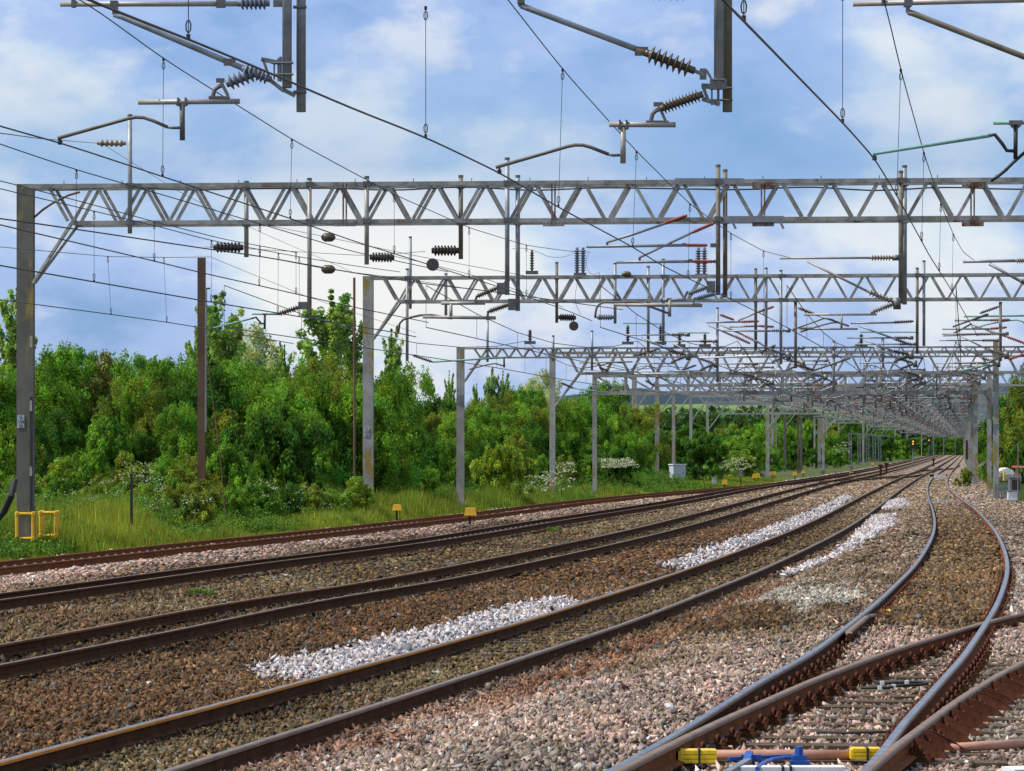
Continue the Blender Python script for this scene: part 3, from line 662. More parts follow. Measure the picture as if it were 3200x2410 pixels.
def gantry(label, pl, pxl, ytop, ybot, pxr, pitch=1.28, depth=.9, mw=.36, md=.2, chord=.11, zbase=-.5, right=True, style='warren', first=0.0, mat=None, mmat=None, mast_l=True, brace=True, ref=None, ext=0.0):
    mat = mat or M['boom']; mmat = mmat or M['mast']
    ul, _ = pl.uz(pxl, ytop); ur, _ = pl.uz(pxr, ytop); zt = pl.uz(pxl if ref is None else ref, ytop)[1]; zbm = pl.uz(pxl if ref is None else ref, ybot)[1]
    base = pl.w(ul, zbase)
    g = thing('gantry', label, 'gantry', base, 'overhead line gantries')
    def part(mb, name, m): 
        o = mb.build(name, m); o.parent = g; o.matrix_parent_inverse = Matrix.Translation(g.location).inverted(); return o
    for side, u in ((0, ul), (1, ur)):
        if (side == 0 and not mast_l) or (side == 1 and not right): continue
        b = MB(); off = depth / 2
        f0, f1 = off - md / 2, off + md / 2
        P = lambda du, z, o_: pl.w(u + du, z, o_)
        # I section: two flanges and a web
        for o_ in (f0 + .012, f1 - .012): b.bar(P(0, zbase - .3, o_), P(0, zt + .03, o_), mw, .024, up=pl.n)
        b.bar(P(0, zbase - .3, off), P(0, zt + .03, off), .03, md - .05, up=pl.n)
        b.cur = 0; b.bar(P(mw / 2 - .02, zbase - .3, off), P(mw / 2 - .02, zt + .03, off), .02, md * .9, up=pl.n)
        part(b, 'mast', mmat)
    um = ur; ur = ur + ext; L = ur - ul; b = MB(); h = chord
    for o_ in (0, depth):
        for z, u0 in ((zt - h / 2, ul), (zbm + h / 2, ul + (first if style != 'girder' else 0))):
            b.bar(pl.w(u0, z, o_), pl.w(ur, z, o_), .09, h)
    part(b, 'chord', mat)
    b = MB(); dw = min(.085, chord * .75)
    if style == 'warren':
        n = int((L - first) / pitch); gap = pitch * .06
        for o_ in (0, depth):
            for k in range(n + 1):
                uc = ul + first + k * pitch
                if uc > ur: break
                for sg in (-1, 1):
                    ut = uc + sg * (pitch / 2 - gap)
                    if ut < ul + .05 or ut > ur: continue
                    b.bar(pl.w(uc + sg * gap, zbm + h, o_), pl.w(ut, zt - h, o_), dw, .05, up=pl.n)
        for k in range(0, n + 1, 2):
            uc = ul + first + k * pitch
            if uc < ur: b.bar(pl.w(uc, zbm + h * .5, 0), pl.w(uc, zbm + h * .5, depth), .05, .05); b.bar(pl.w(uc - pitch / 2, zt - h * .5, 0), pl.w(uc - pitch / 2, zt - h * .5, depth), .05, .05)
    else:
        n = int(L / pitch); mid = n // 2
        for o_ in (0, depth):
            for k in range(n + 1):
                uc = ul + k * pitch; b.bar(pl.w(uc, zbm, o_), pl.w(uc, zt, o_), .14, .06, up=pl.n)
                if k < n:
                    a, c = (zt, zbm) if k < mid else (zbm, zt); b.bar(pl.w(uc, a - h * .5 * (1 if k < mid else -1), o_), pl.w(uc + pitch, c + h * .5 * (1 if k < mid else -1), o_), .09, .05, up=pl.n)
    part(b, 'lattice', mat)
    if brace:
        for o_ in (0.02, depth - .02):
            oo = depth / 2 + (o_ - depth / 2) * .25
            if mast_l: b = MB(); b.bar(pl.w(ul + first, zbm + .03, o_), pl.w(ul + mw * .5, zbm - max(first, .8) * 1.15, oo), .075, .075); part(b, 'knee_brace', mat)
            if right: b = MB(); b.bar(pl.w(um - first, zbm + .03, o_), pl.w(um - mw * .5, zbm - max(first, .8) * 1.15, oo), .075, .075); part(b, 'knee_brace', mat)
    g['zt'] = float(zt); g['zb'] = float(zbm)
    return g, zt, zbm, ul, um, depth
def drop_tube(g, pl, px, y0, y1, off, mat, r=.058, cap=True):
    a, c = pl.pt(px, y0, off), pl.pt(px, y1, off); c = np.array([a[0], a[1], c[2]])
    b = MB(); b.tube([a, c], r, 14); b.cur = 1
    if cap: b.tube([a - np.array((0, 0, .05)), a + np.array((0, 0, .012))], r * 1.12, 12)
    zt, zb_ = g['zt'], g['zb']
    for z in (zt - .06, zb_ + .06):
        if c[2] - .1 < z < a[2] + .1: b.box((a[0], a[1], z), (r * 3.2, r * 3.6, .13))
    o = b.build('drop_tube', [mat, M['clamp']]); o.parent = g; o.matrix_parent_inverse = Matrix.Translation(g.location).inverted()
    me = o.data
    for p_ in me.polygons: p_.use_smooth = len(p_.vertices) == 4 and p_.material_index == 0
    return o
def add_parts(t, parts):
    out = []
    for name, mb, mat, sm in parts:
        if name in ('bracket', 'knuckle', 'pale', 'leg', 'louvre', 'fence_rail') and len(mb.isl) > 1:
            for v0, nv, f0, nf in mb.isl:
                m2 = MB(); m2.v = mb.v[v0:v0 + nv]; m2.n = nv; m2.f = [tuple(i - v0 for i in f) for f in mb.f[f0:f0 + nf]]; m2.mi = [0] * nf; out.append(({'bracket': 'clamp', 'knuckle': 'clamp'}.get(name, name), m2, mat, sm))
        else: out.append((name, mb, mat, sm))
    for name, mb, mat, sm in out:
        o = mb.build(name, mat)
        o.parent = t; o.matrix_parent_inverse = Matrix.Translation(t.location).inverted()
        if sm:
            for p_ in o.data.polygons: p_.use_smooth = True
MT = lambda *a: MB()
def TB(pts, r, n=12):
    b = MB(); b.tube(pts, r, n); return b
def INS(a, c, sheds, R, r, n=14, flat=False):
    b = MB(); insulator(b, a, c, sheds, R, r, n, flat); return b

# --- gantry 0: just overhead, its boom above the frame
G0 = Plane(900, 41.5, 5.0); s0 = F / 41.5
g0, *_ = gantry('grey gantry overhead whose hanging tubes reach into the top of the frame', G0, -1500, -560, -310, 4600, first=1.2, right=True)
Q = G0.pt
drop_tube(g0, G0, 897, -640, 275, .0, M['tube']); drop_tube(g0, G0, 941, -640, 350, .12, M['tube'])
drop_tube(g0, G0, 2246, -640, 276, .0, M['tube']); drop_tube(g0, G0, 2273, -640, 350, .35, M['tube_brown'])
drop_tube(g0, G0, 3390, -640, 276, .0, M['tube']); drop_tube(g0, G0, 3420, -640, 350, .35, M['tube'])
def cl(pt, sz=.07):
    b = MB(); b.box(pt, (sz, sz * 1.2, sz)); return b
def contact_clip(p): 
    b = MB(); b.box(p + np.array((0, 0, -.005)), (.05, .05, .05)); b.box(p + np.array((0, 0, .035)), (.025, .025, .05)); return b
# cantilever over the third track
q = lambda x, y, o=0.0: Q(*CA(x, y), o)
t = thing('cantilever', 'cantilever with blue-grey insulators at upper left, on the paired grey tubes', 'cantilever', q(1800, 400), 'overhead cantilevers')
br = MB(); br.box(q(1760, 435), (.03, .05, .30)); br.bar(q(1640, 372), q(1752, 395), .05, .05); br.bar(q(1650, 372), q(1690, 490), .05, .03); br.bar(q(1720, 380), q(1720, 500), .02, .02); br.bar(q(1745, 365), q(1745, 510), .02, .03)
for y in (395, 467): br.tube([q(1700, y, -.07), q(1840, y, -.07)], .014, 8)
br.bar(q(1780, 565), q(1850, 600), .04, .05); br.box(q(1745, 22), (.12, .05, .08)); br.bar(q(1690, 500), q(1780, 570), .05, .05)
for y in (45, 578): br.tube([q(1840, y, .04), q(1922, y, .04)], .02, 8)
kn = MB(); kn.bar(q(1310, 612), q(1440, 612), .05, .03); kn.tube([q(1335, 605), q(1345, 565), q(1370, 545), q(1395, 535)], .026, 8); kn.bar(q(1430, 600), q(1378, 500), .05, .035); kn.box(q(1382, 505), (.10, .05, .05))
for x in (1118, 1165): kn.box(q(x, 640), (.022, .085, .10))
kn.bar(q(1105, 655), q(1178, 655), .05, .025); kn.box(q(1385, 22), (.11, .08, .10)); kn.box(q(716, 35), (.09, .09, .11)); kn.bar(q(718, 30), q(720, 92), .06, .05); kn.box(q(462, 22), (.05, .09, .10)); kn.box(q(1440, 390), (.14, .075, .08))
add_parts(t, [('top_tube', TB([q(380, 26), q(1510, 24)], .033), M['arm'], True), ('insulator', INS(q(1495, 22), q(1690, 21), 6, .082, .04), M['ins_grey'], True), ('strut', TB([q(715, 90), q(770, 108), q(1540, 435)], .036), M['tube'], True),
              ('insulator', INS(q(1520, 430), q(1700, 500), 6, .08, .04), M['ins_grey'], True), ('registration_tube', TB([q(868, 641), q(1503, 636)], .033), M['arm'], True), ('insulator', INS(q(1420, 528), q(1640, 445), 6, .098, .045), M['ins_grey'], True),
              ('dropper_tube', TB([q(1143, 650), q(1144, 880)], .033), M['arm_dark'], True), ('steady_arm', TB([q(1050, 797), q(960, 758), q(900, 738), q(850, 736), q(800, 745), q(362, 868)], .022, 10), M['arm_dark'], True),
              ('bracket', br, M['clamp'], False), ('knuckle', kn, M['arm_dark'], False), ('steady_link', TB([q(1145, 802), q(1085, 802), q(1045, 797)], .018, 8), M['clamp'], True), ('contact_clip', contact_clip(q(378, 892)), M['black'], False)])
# cantilever over the fourth track
q = lambda x, y, o=0.0: Q(*CB(x, y), o)
c_ = lambda x, y, o=0.0: Q(*CC(x, y), o)
t = thing('cantilever', 'cantilever with spiky brown insulators at top centre, on the paired tubes', 'cantilever', c_(300, 500), 'overhead cantilevers')
br = MB(); br.bar(c_(130, 440), c_(200, 470), .06, .04); br.box(c_(195, 465), (.08, .05, .13)); br.bar(c_(215, 440), c_(250, 500), .04, .03); br.box(c_(290, 530), (.2, .10, .12)); br.bar(c_(185, 540), c_(320, 545), .05, .06); br.bar(c_(195, 545), c_(230, 640), .08, .04); br.bar(c_(250, 560), c_(250, 660), .02, .02); br.bar(c_(290, 560), c_(290, 660), .03, .03); br.bar(c_(190, 620), c_(300, 655), .05, .05)
for y, o in ((500, -.06), (552, .30), (628, .30)): br.tube([c_(255, y, o), c_(380 if o > 0 else 330, y, o)], .014, 8)
kn = MB(); kn.bar(q(1845, 765), q(1985, 765), .05, .03); kn.tube([q(1875, 755), q(1885, 715), q(1905, 695), q(1930, 685)], .026, 8); kn.bar(q(1965, 755), q(1918, 650), .05, .035); kn.box(q(1920, 655), (.11, .05, .05))
for x in (1680, 1722): kn.box(q(x, 780), (.022, .085, .10))
kn.bar(q(1668, 802), q(1735, 802), .06, .04); kn.box(q(1060, 0), (.09, .09, .09)); kn.bar(q(1058, 0), q(1058, 42), .06, .05); kn.box(q(1815, 322), (.16, .075, .10))
add_parts(t, [('top_tube', TB([q(700, -42), q(1880, -38)], .033), M['arm'], True), ('insulator', INS(q(1850, -40), q(2120, -38), 6, .085, .035), M['ins_brown'], True), ('strut', TB([q(1060, 35), q(1110, 55), q(1800, 315)], .036), M['tube'], True), ('insulator', INS(q(1840, 330), q(2150, 445), 7, .112, .045), M['ins_brown'], True),
              ('strut_cap', TB([q(1785, 312), q(1880, 345)], .045), M['rusty_post'], True), ('registration_tube', TB([q(1614, 781), q(2030, 783)], .033), M['arm'], True), ('insulator', INS(q(1930, 685), c_(195, 590), 11, .085, .04), M['ins_brown'], True), ('dropper_tube', TB([q(1700, 800), q(1700, 1025)], .034), M['arm'], True),
              ('steady_arm', TB([q(1608, 968), q(1500, 925), q(1450, 911), q(1400, 910), q(1350, 920), q(902, 1050)], .022, 10), M['arm_dark'], True), ('steady_link', TB([q(1700, 972), q(1640, 975), q(1605, 967)], .018, 8), M['clamp'], True),
              ('bracket', br, M['clamp'], False), ('knuckle', kn, M['arm_dark'], False), ('contact_clip', contact_clip(q(925, 1075)), M['black'], False)])
# cantilever over the curving track (right)
t = thing('cantilever', 'cantilever with green steady arm at the top right corner', 'cantilever', c_(2600, 500), 'overhead cantilevers')
kn = MB(); kn.box(c_(1478, 20), (.09, .09, .09)); kn.bar(c_(1478, 20), c_(1480, 80), .06, .05); kn.box(c_(1325, 15), (.05, .08, .08)); kn.box(c_(2155, 770), (.16, .08, .05)); kn.bar(c_(2125, 785), c_(2155, 810), .03, .03); kn.bar(c_(2185, 785), c_(2155, 810), .03, .03)
add_parts(t, [('top_tube', TB([c_(1135, 25), c_(2700, -12)], .033), M['arm'], True), ('strut', TB([c_(1480, 75), c_(1530, 92), c_(2230, 365), c_(2560, 490)], .036), M['tube_brown'], True), ('registration_tube', TB([c_(2015, 770), c_(2560, 765)], .026), M['verdigris'], True),
              ('dropper_tube', TB([c_(2156, 785), c_(2154, 998)], .026), M['black'], True), ('steady_arm', TB([c_(2000, 852), c_(1270, 965), c_(1262, 980)], .020, 10), M['verdigris'], True), ('steady_link', TB([c_(2150, 948), c_(2100, 945), c_(2070, 900), c_(2025, 845), c_(1985, 852)], .022, 8), M['black'], True), ('knuckle', kn, M['clamp'], False), ('contact_clip', contact_clip(c_(1270, 990)), M['black'], False)])
b = MB(); pts = [(2000, 1135), (2040, 1110), (2090, 1070), (2140, 1020), (2208, 960), (2300, 880)]; b.tube([Q(*CC(x, y), .3) for x, y in pts], .02, 8); obj1(b, 'feeder_cable', M['black'], 'thick black feeder cable rising at the right edge below the green arm', 'cable', smooth=True)

# --- gantry 1
G1 = Plane(75, 90.0, 5.0); Q1 = G1.pt
g1, zt1, zb1, ul1, ur1, d1 = gantry('nearest full grey lattice gantry, its olive mast at the left edge', G1, 69, 576, 705, 3900, first=1.30, depth=.85, mw=.44, md=.24, mmat=M['mast_dark'])
for px, y0, y1, off, m in ((406, 359, 730, -.06, 'tube'), (770, 567, 804, .9, 'arm'), (967, 558, 979, -.06, 'arm'), (1146, 552, 827, -.06, 'arm'), (1440, 549, 810, .9, 'tube_brown'), (1585, 494, 922, -.06, 'tube'), (1618, 549, 972, .92, 'tube'),
                           (2244, 516, 922, -.06, 'tube_brown'), (2266, 531, 930, .92, 'tube_brown'), (2815, 535, 949, -.06, 'tube_brown'), (2827, 518, 952, .92, 'tube')):
    drop_tube(g1, G1, px, y0, y1, off, M[m], .06)
b = MB(); sx_ = lambda x, y, o=0: Q1(*CC(x, y), o)
b.bar(sx_(18, 1138, -.1), sx_(450, 1138, -.1), .05, .16); b.bar(sx_(320, 1375, -.1), sx_(702, 1375, -.1), .05, .16); b.bar(sx_(380, 1395, -.1), sx_(400, 1435, -.1), .12, .06); b.bar(sx_(680, 1395, -.1), sx_(700, 1435, -.1), .12, .06)
o = b.build('stiffening_beam', M['galv']); o.parent = g1; o.matrix_parent_inverse = Matrix.Translation(g1.location).inverted()
def kid(mb, name, mat, g):
    o = mb.build(name, mat); o.parent = g; o.matrix_parent_inverse = Matrix.Translation(g.location).inverted(); return o
M['splice'] = two_tone('rusted_splice', (0.13, 0.055, 0.028), (0.24, 0.22, 0.20), 3.5, 0.42, 0.58, 0.8)
for px in (1078, 1730, 2385, 3040):
    for o_ in (-.055, .85):
        b = MB(); a, c = Q1(px, 573, o_), Q1(px, 704, o_); c = np.array([a[0], a[1], c[2]]); b.bar(a + G1.u * .035, c + G1.u * .035, .04, .03, up=G1.n); kid(b, 'splice_post', M['splice'], g1)
        b = MB(); b.bar(a - G1.u * .045, c - G1.u * .045, .04, .03, up=G1.n); kid(b, 'splice_post', M['splice'], g1)
        for q_, sg in ((a, -1), (c, 1)):
            b = MB(); b.bar(q_ - G1.u * .28 + np.array((0, 0, sg * .05)), q_ + G1.u * .28 + np.array((0, 0, sg * .05)), .03, .16)
            kid(b, 'splice_plate', M['splice'] if px > 2000 else M['boom'], g1)
            for t_ in (-.24, -.16, -.08, .08, .16, .24):
                b = MB(); p_ = q_ + G1.u * t_ + np.array((0, 0, sg * .05)); b.tube([p_ - G1.n * .03, p_ - G1.n * .06], .018, 6); kid(b, 'bolt', M['clamp'], g1)
for px in range(200, 3300, 182):
    b = MB(); a = Q1(px, 577, -.02); zt_ = g1['zt']; b.bar((a[0], a[1], zt_), (a[0], a[1], zt_ + .08), .02, .02); kid(b, 'peg', M['clamp'], g1)
b = MB(); b.tube([Q1(px, 588 + 3.5 * math.sin(px * .012) + 4 * (1 - abs((px % 364) / 182 - 1)), .55) for px in range(150, 3400, 30)], .022, 6); kid(b, 'boom_cable', M['black'], g1)
b = MB(); b.tube([Q1(*CA(x, y), .4) for x, y in ((500, 1205), (430, 1225), (330, 1275), (270, 1315), (213, 1365))], .03, 8); kid(b, 'boom_cable', M['rusty_post'], g1)
def number_plate(g, pl, px, py, lines, w=.17, off=-.02):
    """three stacked enamel plates with black characters on the mast face"""
    for k, txt in enumerate(lines):
        c = pl.pt(px, py, off); c[2] -= k * w * .62
        b = MB(); b.bar(c - pl.u * w / 2, c + pl.u * w / 2, .012, w * .6); o = b.build('number_plate', M['plate'])
        o.parent = g; o.matrix_parent_inverse = Matrix.Translation(g.location).inverted()
        cu = bpy.data.curves.new('plate_text', 'FONT'); cu.body = txt; cu.size = w * .62; cu.align_x = 'CENTER'; cu.align_y = 'CENTER'; cu.extrude = .002
        to = bpy.data.objects.new('plate_text', cu); C.objects.link(to); cu.materials.append(M['black'])
        to.parent = o; p = c - pl.n * .012; a = math.atan2(pl.u[1], pl.u[0]); to.location = p; to.rotation_euler = (PI / 2, 0, a)
number_plate(g1, G1, 65, 1304, ['G', '124', '26'], .185, .295)
b = MB(); cbx = lambda y: Q1(99, y, .25)
b.bar(cbx(1240), cbx(1598), .075, .09, up=G1.n); o = b.build('cable_guard', M['black']); o.parent = g1; o.matrix_parent_inverse = Matrix.Translation(g1.location).inverted()
b = MB()
for y0, y1 in ((1050, 1085), (1252, 1285), (1458, 1488)): b.bar(Q1(97, y0, .2), Q1(97, y1, .2), .06, .05, up=G1.n)
o = b.build('cable_clamp', M['arm']); o.parent = g1; o.matrix_parent_inverse = Matrix.Translation(g1.location).inverted()

def cantilever(pl, tube_px, arm_px, z_cat, z_con, label, ins='ins_brown', arm='arm', off=0.0, detail=True, steady='arm_dark', up=False, reg=True):
    """generic cantilever: top tube, strut, registration arm and steady arm, reaching from a drop tube to the wires"""
    uT, uA = pl.uz(tube_px, YH)[0], pl.uz(arm_px, YH)[0]; sg = 1 if uA > uT else -1; L = abs(uA - uT)
    W = lambda f, z: pl.w(uT + sg * f, z, off)
    n = 10 if detail else 5; ni = 12 if detail else 5
    P = []
    P.append(('top_tube', TB([W(.75, z_cat), W(L + .35, z_cat)], .03, n), M[arm]))
    P.append(('insulator', INS(W(.2, z_cat), W(.8, z_cat), 7 if detail else 4, .085, .035, ni), M[ins]))
    lo = z_con + .75 if not up else z_cat + .75
    P.append(('strut', TB([W(.8, lo + (z_cat - lo) * .22), W(L - .35, z_cat - (.08 if not up else -.08))], .032, n), M[arm]))
    P.append(('insulator', INS(W(.2, lo), W(.85, lo + (z_cat - lo) * .24), 7 if detail else 4, .09, .035, ni), M[ins]))
    if reg:
        zr = z_con + .42
        P.append(('insulator', INS(W(.12, zr + .28), W(.75, zr + .05), 9 if detail else 4, .08, .035, ni), M[ins]))
        P.append(('registration_tube', TB([W(.6, zr), W(L * .72 + .5, zr)], .03, n), M[arm]))
        P.append(('dropper_tube', TB([W(L * .55, zr), W(L * .55, zr - .36)], .03, n), M[arm]))
        P.append(('steady_arm', TB([W(L * .55, zr - .25), W(L * .55 + .25, zr - .12), W(L * .55 + .45, zr - .1), W(L - .02, z_con + .05)], .02, n), M[steady]))
    k = MB(); k.box(W(.1, z_cat), (.2, .12, .14)); k.box(W(.1, lo), (.2, .12, .14))
    if reg: k.box(W(.08, z_con + .70), (.18, .14, .3)); k.box(W(L, z_con + .03), (.05, .05, .09))
    P.append(('bracket', k, M['clamp']))
    if detail:
        t = thing('cantilever', label, 'cantilever', W(0, z_cat), 'overhead cantilevers'); add_parts(t, [(a, m, mm, True) for a, m, mm in P])
    else:
        mb = MB(); mats = []
        for a, m, mm in P:
            if mm not in mats: mats.append(mm)
            mb.cur = mats.index(mm); b0 = mb.n; mb.v += m.v; mb.n += m.n
            for f in m.f: mb.f.append(tuple(i + b0 for i in f)); mb.mi.append(mb.cur)
        t = mb.build('cantilever', mats); tag(t, label, 'cantilever', 'overhead cantilevers')
    return t
# hand placed cantilevers on gantry 1
def zy(pl, px, py, off=0): return pl.pt(px, py, off)[2]
q = lambda x, y, o=-.06: Q1(*CL(x, y), o)
t = thing('cantilever', 'cantilever pair with red insulators left of the brown paired tubes', 'cantilever', q(2035, 400), 'overhead cantilevers')
k = MB(); k.box(q(1985, 212), (.14, .1, .1)); k.box(q(2010, 372), (.1, .1, .08)); k.box(q(1965, 622), (.22, .06, .3)); k.box(q(1700, 207), (.1, .09, .09)); k.box(q(1760, 365), (.1, .09, .09)); k.bar(q(940, 180), q(940, 225), .06, .06); k.bar(q(1260, 330), q(1260, 375), .06, .06); k.bar(q(1700, 740), q(1735, 665), .06, .06); k.bar(q(1790, 780), q(1810, 725), .05, .05); k.box(q(1556, 745), (.15, .08, .06)); k.box(q(1822, 795), (.2, .08, .06))
add_parts(t, [('top_tube', TB([q(735, 224), q(1700, 210)], .04), M['tube'], True), ('top_tube', TB([q(1030, 378), q(1770, 370)], .04), M['tube'], True), ('insulator', INS(q(1700, 210), q(1930, 212), 12, .06, .035), M['ins_red'], True), ('insulator', INS(q(1770, 370), q(1995, 372), 12, .06, .035), M['ins_red'], True),
              ('strut', TB([q(940, 180), q(1220, 95), q(1500, 0)], .035), M['tube'], True), ('insulator', INS(q(1495, 0), q(1730, -85), 12, .06, .035), M['ins_red'], True), ('strut', TB([q(1260, 330), q(1500, 215), q(1780, 85)], .035), M['tube'], True), ('insulator', INS(q(1780, 85), q(2000, -10), 12, .06, .035), M['ins_red'], True),
              ('insulator', INS(q(1740, 690), q(1930, 625), 9, .085, .04), M['ins_grey'], True), ('insulator', INS(q(1820, 740), q(2005, 690), 9, .085, .04), M['ins_grey'], True), ('registration_tube', TB([q(1490, 748), q(1720, 748)], .04), M['arm'], True), ('registration_tube', TB([q(1010, 798), q(1880, 806)], .045), M['arm'], True),
              ('dropper_tube', TB([q(1556, 750), q(1556, 915)], .045), M['arm'], True), ('steady_arm', TB([q(1550, 885), q(1400, 830), q(1300, 792), q(1210, 775), q(900, 775), q(860, 795), q(835, 830), q(825, 880), q(822, 930)], .03), M['arm_dark'], True), ('bracket', k, M['clamp'], False)])
cantilever(G1, 2813, 2480, zy(G1, 2600, 807), zy(G1, 2480, 1035), 'cantilever with brown insulators below the rightmost tubes of the nearest gantry', 'ins_pale', 'arm', -.06)
q = lambda x, y, o=-.06: Q1(*CE(x, y), o)
t = thing('cantilever', 'double registration arm with brown insulators under the middle paired tubes', 'cantilever', q(970, 220), 'overhead cantilevers')
k = MB(); k.box(q(935, 205), (.22, .08, .3)); k.box(q(1005, 305, .9), (.22, .08, .3)); k.bar(q(770, 290), q(785, 250), .06, .06); k.bar(q(850, 385), q(855, 345), .06, .06); k.box(q(800, 292), (.25, .09, .07)); k.box(q(870, 387), (.25, .09, .07))
add_parts(t, [('insulator', INS(q(780, 255), q(915, 200), 9, .085, .04), M['ins_brown'], True), ('insulator', INS(q(855, 350), q(985, 305), 10, .085, .04), M['ins_brown'], True), ('registration_tube', TB([q(560, 297), q(835, 296)], .045), M['arm'], True), ('registration_tube', TB([q(445, 382), q(902, 389)], .045), M['arm'], True), ('dropper_tube', TB([q(620, 300), q(620, 398)], .045), M['arm'], True),
              ('steady_arm', TB([q(610, 390), q(560, 380), q(500, 370), q(430, 372), q(370, 385), q(320, 400), q(298, 425), q(290, 485)], .03), M['arm_dark'], True), ('bracket', k, M['clamp'], False)])
q = lambda x, y, o=-.06: Q1(*CD(x, y), o)
t = thing('cantilever', 'small registration arm with verdigris steady arm beside the left poplar', 'cantilever', q(1938, 330), 'overhead cantilevers')
k = MB(); k.box(q(1900, 312), (.25, .05, .2)); k.box(q(1662, 366), (.1, .07, .05))
add_parts(t, [('insulator', INS(q(1745, 365), q(1880, 320), 8, .085, .04), M['ins_brown'], True), ('registration_tube', TB([q(1580, 364), q(1750, 366)], .025), M['verdigris'], True), ('dropper_tube', TB([q(1661, 368), q(1660, 460)], .03), M['black'], True), ('steady_arm', TB([q(1590, 390), q(1340, 452)], .022), M['verdigris'], True), ('steady_link', TB([q(1660, 425), q(1640, 425), q(1605, 385), q(1580, 392)], .025), M['black'], True), ('bracket', k, M['clamp'], False)])
def tension_insulator(pl, a, c, label, mat, R=.12, sheds=7, off=0.0):
    b = MB(); insulator(b, pl.pt(*a, off), pl.pt(*c, off), sheds, R, R * .55, 12, True); o = b.build('tension_insulator', M[mat])
    for p_ in o.data.polygons: p_.use_smooth = True
    return tag(o, label, 'insulator', 'insulators on the gantries')
tension_insulator(G1, CA(1340, 1552), CA(1525, 1552), 'dark ribbed insulator left of the rusty post top', 'ins_dark', .14, 7, .9)
tension_insulator(G1, CE(112, 8), CE(265, 10), 'dark ribbed insulator right of the fourth tube on the nearest gantry', 'ins_dark', .13, 7)
tension_insulator(G1, CB(500, 1572), CB(668, 1572), 'dark ribbed insulator hanging left of the rusty brown tube', 'ins_dark', .14, 7, .9)
tension_insulator(G1, CA(610, 898), CA(790, 900), 'pale small insulator on the tall tube above the left gantry end', 'ins_pale', .09, 5)
def egg(pl, x, y, label, off=0.0, R=.115, L=.19):
    p = pl.pt(x, y, off); b = MB(); b.lathe(p - pl.u * L, p + pl.u * L, [(0, .02), (.08, R * .6), (.25, R), (.75, R), (.92, R * .6), (1, .02)], 12); o = b.build('weight_insulator', M['ins_brown'])
    for p_ in o.data.polygons: p_.use_smooth = True
    tag(o, label, 'insulator', 'insulators on the wires')
egg(G1, 1026, 742, 'brown egg shaped insulator on a wire, upper of the two'); egg(G1, 1026, 842, 'brown egg shaped insulator on a wire, lower of the two')
def disc(pl, x, y, R, label, off=0.0):
    p = pl.pt(x, y, off); b = MB(); b.lathe(p - pl.n * .06, p + pl.n * .06, [(0, .02), (.02, R * .9), (.3, R), (.7, R), (.98, R * .9), (1, .02)], 18); o = b.build('disc_insulator', M['ins_dark'])
    tag(o, label, 'insulator', 'insulators on the wires')
disc(G1, 1352, 827, .165, 'dark red round disc insulator right of the ribbed one'); 

# --- gantry 2
G2 = Plane(1148, 137.0, 6.0)
g2, zt2, zb2, ul2, ur2, d2 = gantry('second lattice gantry, its pale mast with yellow lichen in front of the trees', G2, 1146, 864, 947, 3560, first=1.25, depth=.85, mw=.42)
for x, y0, y1, off, m in ((346, 80, 660, -.06, 'arm'), (366, 0, 332, .92, 'tube'), (589, 110, 390, .9, 'tube'), (1284, 40, 420, .9, 'tube_brown'), (1650, 45, 425, -.06, 'arm'), (1858, 65, 600, .9, 'tube'), (1952, 20, 560, -.06, 'tube')):
    X_, y_ = CE(x, y0); drop_tube(g2, G2, X_, y_ - (60 if y0 == 0 else 0), CE(x, y1)[1], off, M[m], .06)
for x, y0, y1, off, m in ((525, 80, 590, .9, 'tube_brown'), (590, 75, 600, .9, 'tube'), (683, 90, 680, -.06, 'tube'), (775, 290, 705, .9, 'tube_brown'), (1538, 75, 615, -.06, 'tube_brown'), (1580, 30, 565, .9, 'tube'), (2060, 290, 660, .9, 'tube_brown')):
    drop_tube(g2, G2, CF(x, 0)[0], CF(x, y0)[1], CF(x, y1)[1], off, M[m], .06)
number_plate(g2, G2, 1146, 1340, ['G', '124', '30'], .21, .31)
q = lambda x, y, o=-.06: G2.pt(*CE(x, y), o)
tension_insulator(G2, CE(1295, 385), CE(1405, 388), 'dark ribbed insulator on the second gantry beside its rusty tube', 'ins_dark', .15, 7, .9)
tension_insulator(G2, CE(1535, 385), CE(1640, 385), 'grey ribbed insulator on the second gantry below the curved arm', 'ins_grey', .12, 6)
disc(G2, 1793, 1019, .19, 'dark round disc insulator under the second gantry')
egg(G2, 1958, 857, 'brown bell insulator at the middle of the second gantry top chord', -.1)
def post_insulator(pl, px, y0, y1, label, mat, R=.11, sheds=6, two=0):
    p0, p1 = pl.pt(px, y1, .4), pl.pt(px, y0, .4); p1 = np.array([p0[0], p0[1], p1[2]])
    t = thing('post_insulator', label, 'insulator', p0, 'post insulators on the gantry tops')
    parts = []
    for k in range(two + 1):
        dx = (k - two / 2) * .24; v = pl.u * dx; parts.append(('insulator_stack', INS(p0 + v + np.array((0, 0, .12)), p1 + v, sheds, R, R * .45), M[mat], True))
    b = MB(); b.box(p0 + np.array((0, 0, .06)), (.5, .5, .12)); parts.append(('pedestal', b, M['clamp'], False)); add_parts(t, parts)
L_ = lambda x, y: CL(x, y)
post_insulator(G2, CL(197, 0)[0], CL(0, 255)[1], CL(0, 495)[1], 'slim rust brown post insulator on the second gantry top', 'ins_brown', .10, 7)
post_insulator(G2, CL(672, 0)[0], CL(0, 232)[1], CL(0, 515)[1], 'twin grey post insulator with green conductor on the second gantry', 'ins_grey', .13, 9, 1)
